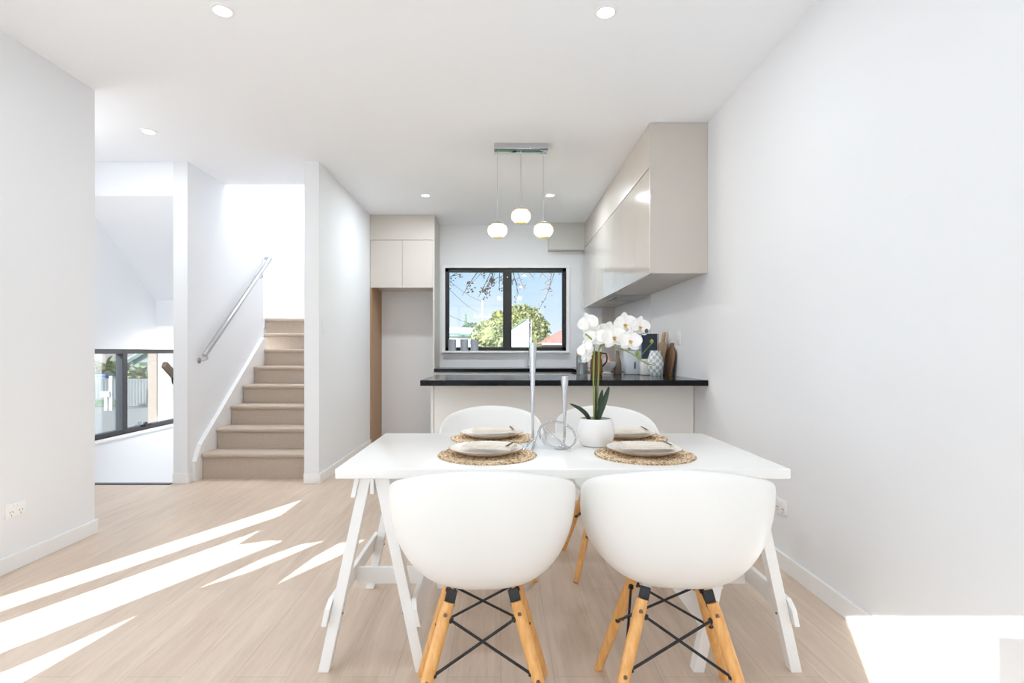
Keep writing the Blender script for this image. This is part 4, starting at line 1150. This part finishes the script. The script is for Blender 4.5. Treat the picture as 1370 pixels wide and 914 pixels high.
branch(P3(676, 345, Yb), [P3(600, 372, Yb), P3(618, 396, Yb), P3(640, 398, Yb), P3(652, 388, Yb), P3(634, 376, Yb), P3(660, 372, Yb), P3(668, 390, Yb)], 11)
branch(P3(690, 345, Yb), [P3(683, 376, Yb), P3(700, 384, Yb), P3(694, 394, Yb), P3(716, 374, Yb), P3(704, 366, Yb)], 12, 5)
branch(P3(742, 340, Yb), [P3(735, 388, Yb), P3(729, 402, Yb), P3(722, 372, Yb)], 13, 4)
# low fence hedge under the window view
b = NB(); foliage(b, (0, 0, .1), 2.6, .4, .95, 1600, .06, 21, 16); hd = obj('hedge', b, 'palegreen', None, False); hd.location = (1.0, 16.3, GZ + 1.15)
tag(hd, 'low pale hedge along the bottom of the kitchen window view', 'hedge')

# view through the landing window
def house_corner():
    h = thing('neighbour_house', 'white rendered house corner filling the far pane of the landing window', 'house', (-5.0, 8.2, GZ))
    b = NB(); box(b, -.145, 1.3, .02, .6, 0, 3.6); obj('wall', b, 'render', h, False)
    b = NB(); box(b, -.28, -.15, .0, .22, 0, 3.4, .004); obj('corner_post', b, 'beigerender', h, False)
    b = NB(); tube(b, [(.10, -.05, 0), (.10, -.05, 3.4)], .045, 12); obj('downpipe', b, 'render', h)
    b = NB(); box(b, .16, .19, -.02, .03, 0, 3.4); obj('corner_flashing', b, 'taupe', h, False)
house_corner()
gh = thing('neighbour_house', 'pale green weatherboard house with a dark green fascia across the street', 'house', (-22.2, 33.0, GZ))
b = NB(); prism(b, [(.05, 0, 0), (3.4, 0, 0), (3.4, 0, 1.75), (1.7, 0, 2.5), (.05, 0, 1.62)], (0, 3, 0)); obj('wall', b, 'greenpaint', gh, False)
b = NB(); bar(b, (-.25, -.2, 1.46), (1.7, -.2, 2.62), .2, .2, (0, 1, 0), 0); obj('fascia', b, 'eave', gh, False)
b = NB(); prism(b, [(-.25, -.2, 1.58), (1.7, -.2, 2.74), (3.65, -.2, 1.58), (3.65, -.2, 1.70), (1.7, -.2, 2.86), (-.25, -.2, 1.70)], (0, 3.5, 0)); obj('roof', b, 'greyroof', gh, False)
b = NB(); box(b, .45, .9, -.03, .02, .7, 1.5); obj('window', b, 'darkframe', gh, False)
def fence(label, x0, x1, y, zt, n, m='fence'):
    f = thing('fence', label, 'fence', (x0, y, GZ))
    b = NB(); w = (x1 - x0) / n
    for k in range(n): box(b, k * w + .01, (k + 1) * w - .01, 0, .02, .05, zt)
    obj('paling', b, m, f, False)
    b = NB(); box(b, 0, x1 - x0, .021, .06, zt * .25, zt * .25 + .08); box(b, 0, x1 - x0, .021, .06, zt * .8, zt * .8 + .08); obj('rail', b, m, f, False)
    b = NB(); box(b, -.03, x1 - x0 + .03, -.02, .07, zt, zt + .05); obj('capping', b, m, f, False)
fence('grey paling fence behind the lawn across the street', -20.5, -15.3, 24.0, .93, 40)
fence('pale grey fence panel between the post letterbox and the white house', -14.75, -11.2, 21.4, 1.05, 30, 'fence')
b = NB(); box(b, -21, -15.2, 21.4, 23.8, GZ + .03, GZ + .06)
struct('lawn_verge', b, 'grass', 'strip of green lawn before the grey fence', 'lawn')
mb = thing('letterbox', 'white post letterbox standing by the lawn across the street', 'letterbox', (-14.35, 20.2, GZ))
b = NB(); box(b, -.055, .055, -.055, .055, 0, 1.27, .004); obj('post', b, 'render', mb, False)
b = NB(); box(b, -.32, .0, -.12, .08, .50, .70, .01); obj('mail_box', b, 'render', mb, False)
b = NB(); box(b, -.23, -.12, -.06, .02, 0, .50); obj('support_post', b, 'render', mb, False)
bb = thing('wheelie_bin', 'blue bin behind the grey fence', 'bin', (-17.95, 24.8, GZ))
b = NB(); prism(b, [(-.22, -.25, 0), (.22, -.25, 0), (.27, -.3, 1.05), (-.27, -.3, 1.05)], (0, .55, 0), .02); obj('body', b, 'bluebin', bb, False)
b = NB(); box(b, -.3, .3, -.34, .3, 1.06, 1.14, .02); obj('lid', b, 'bluebin', bb, False)
def palm(label, loc, seed, nf, L):
    t = thing('palm_bush', label, 'palm', loc); rnd = random.Random(seed)
    b = NB(); tube(b, [(0, 0, 0), (.05, 0, .7), (0, 0, 1.3)], [.14, .12, .09], 10); obj('trunk', b, 'bark', t)
    b = NB()
    for k in range(nf):
        a = rnd.uniform(0, 2 * PI); el = rnd.uniform(.1, 1.3); ll = L * rnd.uniform(.7, 1.1)
        d = Vector((math.cos(a) * math.cos(el), math.sin(a) * math.cos(el), math.sin(el)))
        P = smooth_pts([Vector((0, 0, 1.25)), Vector((0, 0, 1.25)) + d * ll * .5, Vector((0, 0, 1.25)) + d * ll - Vector((0, 0, .35 * ll))], 6)
        s = Vector((-math.sin(a), math.cos(a), 0)); pr = None
        for i, p in enumerate(P):
            w = .10 * math.sin(PI * min(1, .1 + .9 * i / (len(P) - 1))) + .004
            cur = [b.verts.new(p - s * w), b.verts.new(p + Vector((0, 0, -.02))), b.verts.new(p + s * w)]
            if pr:
                b.faces.new((pr[0], pr[1], cur[1], cur[0])); b.faces.new((pr[1], pr[2], cur[2], cur[1]))
            pr = cur
    obj('fronds', b, 'palm', t, False)
palm('bright green palm bush behind the blue bin', (-20.4, 28.2, GZ - .35), 31, 80, 1.7)
palm('palm bush next to the window mullion behind the grey fence', (-18.6, 26.9, GZ - .45), 33, 80, 1.4)
palm('smaller palm bush between the green house and the street fence', (-15.15, 23.0, GZ - .25), 32, 60, .9)

# ------------------------------------------------------------------ world, sun
wd = bpy.data.worlds.new('sky'); S.world = wd; wd.use_nodes = True
nt = wd.node_tree; nt.nodes.clear()
out = nt.nodes.new('ShaderNodeOutputWorld'); bg = nt.nodes.new('ShaderNodeBackground')
tc = nt.nodes.new('ShaderNodeTexCoord'); sp = nt.nodes.new('ShaderNodeSeparateXYZ')
nt.links.new(tc.outputs['Generated'], sp.inputs[0])
rp = nt.nodes.new('ShaderNodeValToRGB'); e = rp.color_ramp.elements
e[0].position = 0.0; e[0].color = (.95, .97, 1.0, 1); e[1].position = .5; e[1].color = (.30, .58, .98, 1)
m1 = e.new(.05); m1.color = (.74, .88, 1.0, 1); m2 = e.new(.16); m2.color = (.40, .69, 1.0, 1)
nt.links.new(sp.outputs['Z'], rp.inputs['Fac'])
nz = nt.nodes.new('ShaderNodeTexNoise'); nz.inputs['Scale'].default_value = 5; nz.inputs['Detail'].default_value = 5
nt.links.new(tc.outputs['Generated'], nz.inputs['Vector'])
cr = nt.nodes.new('ShaderNodeValToRGB'); cr.color_ramp.elements[0].position = .48; cr.color_ramp.elements[1].position = .72
nt.links.new(nz.outputs['Fac'], cr.inputs['Fac'])
cm = nt.nodes.new('ShaderNodeMix'); cm.data_type = 'RGBA'; cm.inputs[7].default_value = (1, 1, 1, 1)
cf = nt.nodes.new('ShaderNodeMath'); cf.operation = 'MULTIPLY'; cf.inputs[1].default_value = .35
nt.links.new(cr.outputs['Color'], cf.inputs[0]); nt.links.new(cf.outputs[0], cm.inputs[0]); nt.links.new(rp.outputs['Color'], cm.inputs[6])
# brighter hazy half of the sky on the sun's side
SD = Vector((.429 * .917, .903 * .917, -.399)).normalized()      # direction the sunlight travels
dt = nt.nodes.new('ShaderNodeVectorMath'); dt.operation = 'DOT_PRODUCT'; dt.inputs[1].default_value = -SD
nt.links.new(tc.outputs['Generated'], dt.inputs[0])
mr = nt.nodes.new('ShaderNodeMapRange'); mr.inputs['From Min'].default_value = -.15; mr.inputs['From Max'].default_value = .9
mr.inputs['To Min'].default_value = 0; mr.inputs['To Max'].default_value = 1
nt.links.new(dt.outputs['Value'], mr.inputs['Value'])
hm = nt.nodes.new('ShaderNodeMix'); hm.data_type = 'RGBA'; hm.inputs[7].default_value = (2.9, 3.22, 3.7, 1)
nt.links.new(mr.outputs['Result'], hm.inputs[0]); nt.links.new(cm.outputs[2], hm.inputs[6])
nt.links.new(hm.outputs[2], bg.inputs['Color']); bg.inputs['Strength'].default_value = 1.0
nt.links.new(bg.outputs[0], out.inputs['Surface'])
wd.cycles.sampling_method = 'MANUAL'; wd.cycles.sample_map_resolution = 512

sun = add_light('sun', 'SUN', (-4, -8, 6), 14.0, (.93, .975, 1), angle=math.radians(.2))
sun.rotation_euler = SD.to_track_quat('-Z', 'Y').to_euler()
for nm, loc, rot, sx, sy in (('daylight_portal', ((FX0 + FX1) / 2, YF - .12, 1.2), (PI / 2, 0, 0), FX1 - FX0, 2.4),
                             ('daylight_portal', (XL - .13, .7, 1.15), (PI / 2, 0, -PI / 2), 2.7, 2.3)):
    o = add_light(nm, 'AREA', loc, 1.0, shape='RECTANGLE', size=sx, size_y=sy)
    o.rotation_euler = rot; o.data.cycles.is_portal = True

# ------------------------------------------------------------------ camera and view
cam = bpy.data.cameras.new('camera'); co = bpy.data.objects.new('camera', cam); COL.objects.link(co)
co.location = (0, 0, EYE); co.rotation_euler = (PI / 2, 0, 0)
cam.sensor_width = 36; cam.lens = F / 1370 * 36; cam.shift_x = (685 - VX) / 1370; cam.shift_y = (VY - 457) / 1370
cam.clip_start = .05; cam.clip_end = 300
S.camera = co
S.view_settings.view_transform = 'Standard'; S.view_settings.look = 'None'; S.view_settings.gamma = 1.0
S.view_settings.use_curve_mapping = False; S.view_settings.exposure = 0.14
S.cycles.use_denoising = True
S.cycles.max_bounces = 14; S.cycles.diffuse_bounces = 10; S.cycles.transparent_max_bounces = 12
S.cycles.sample_clamp_indirect = 12
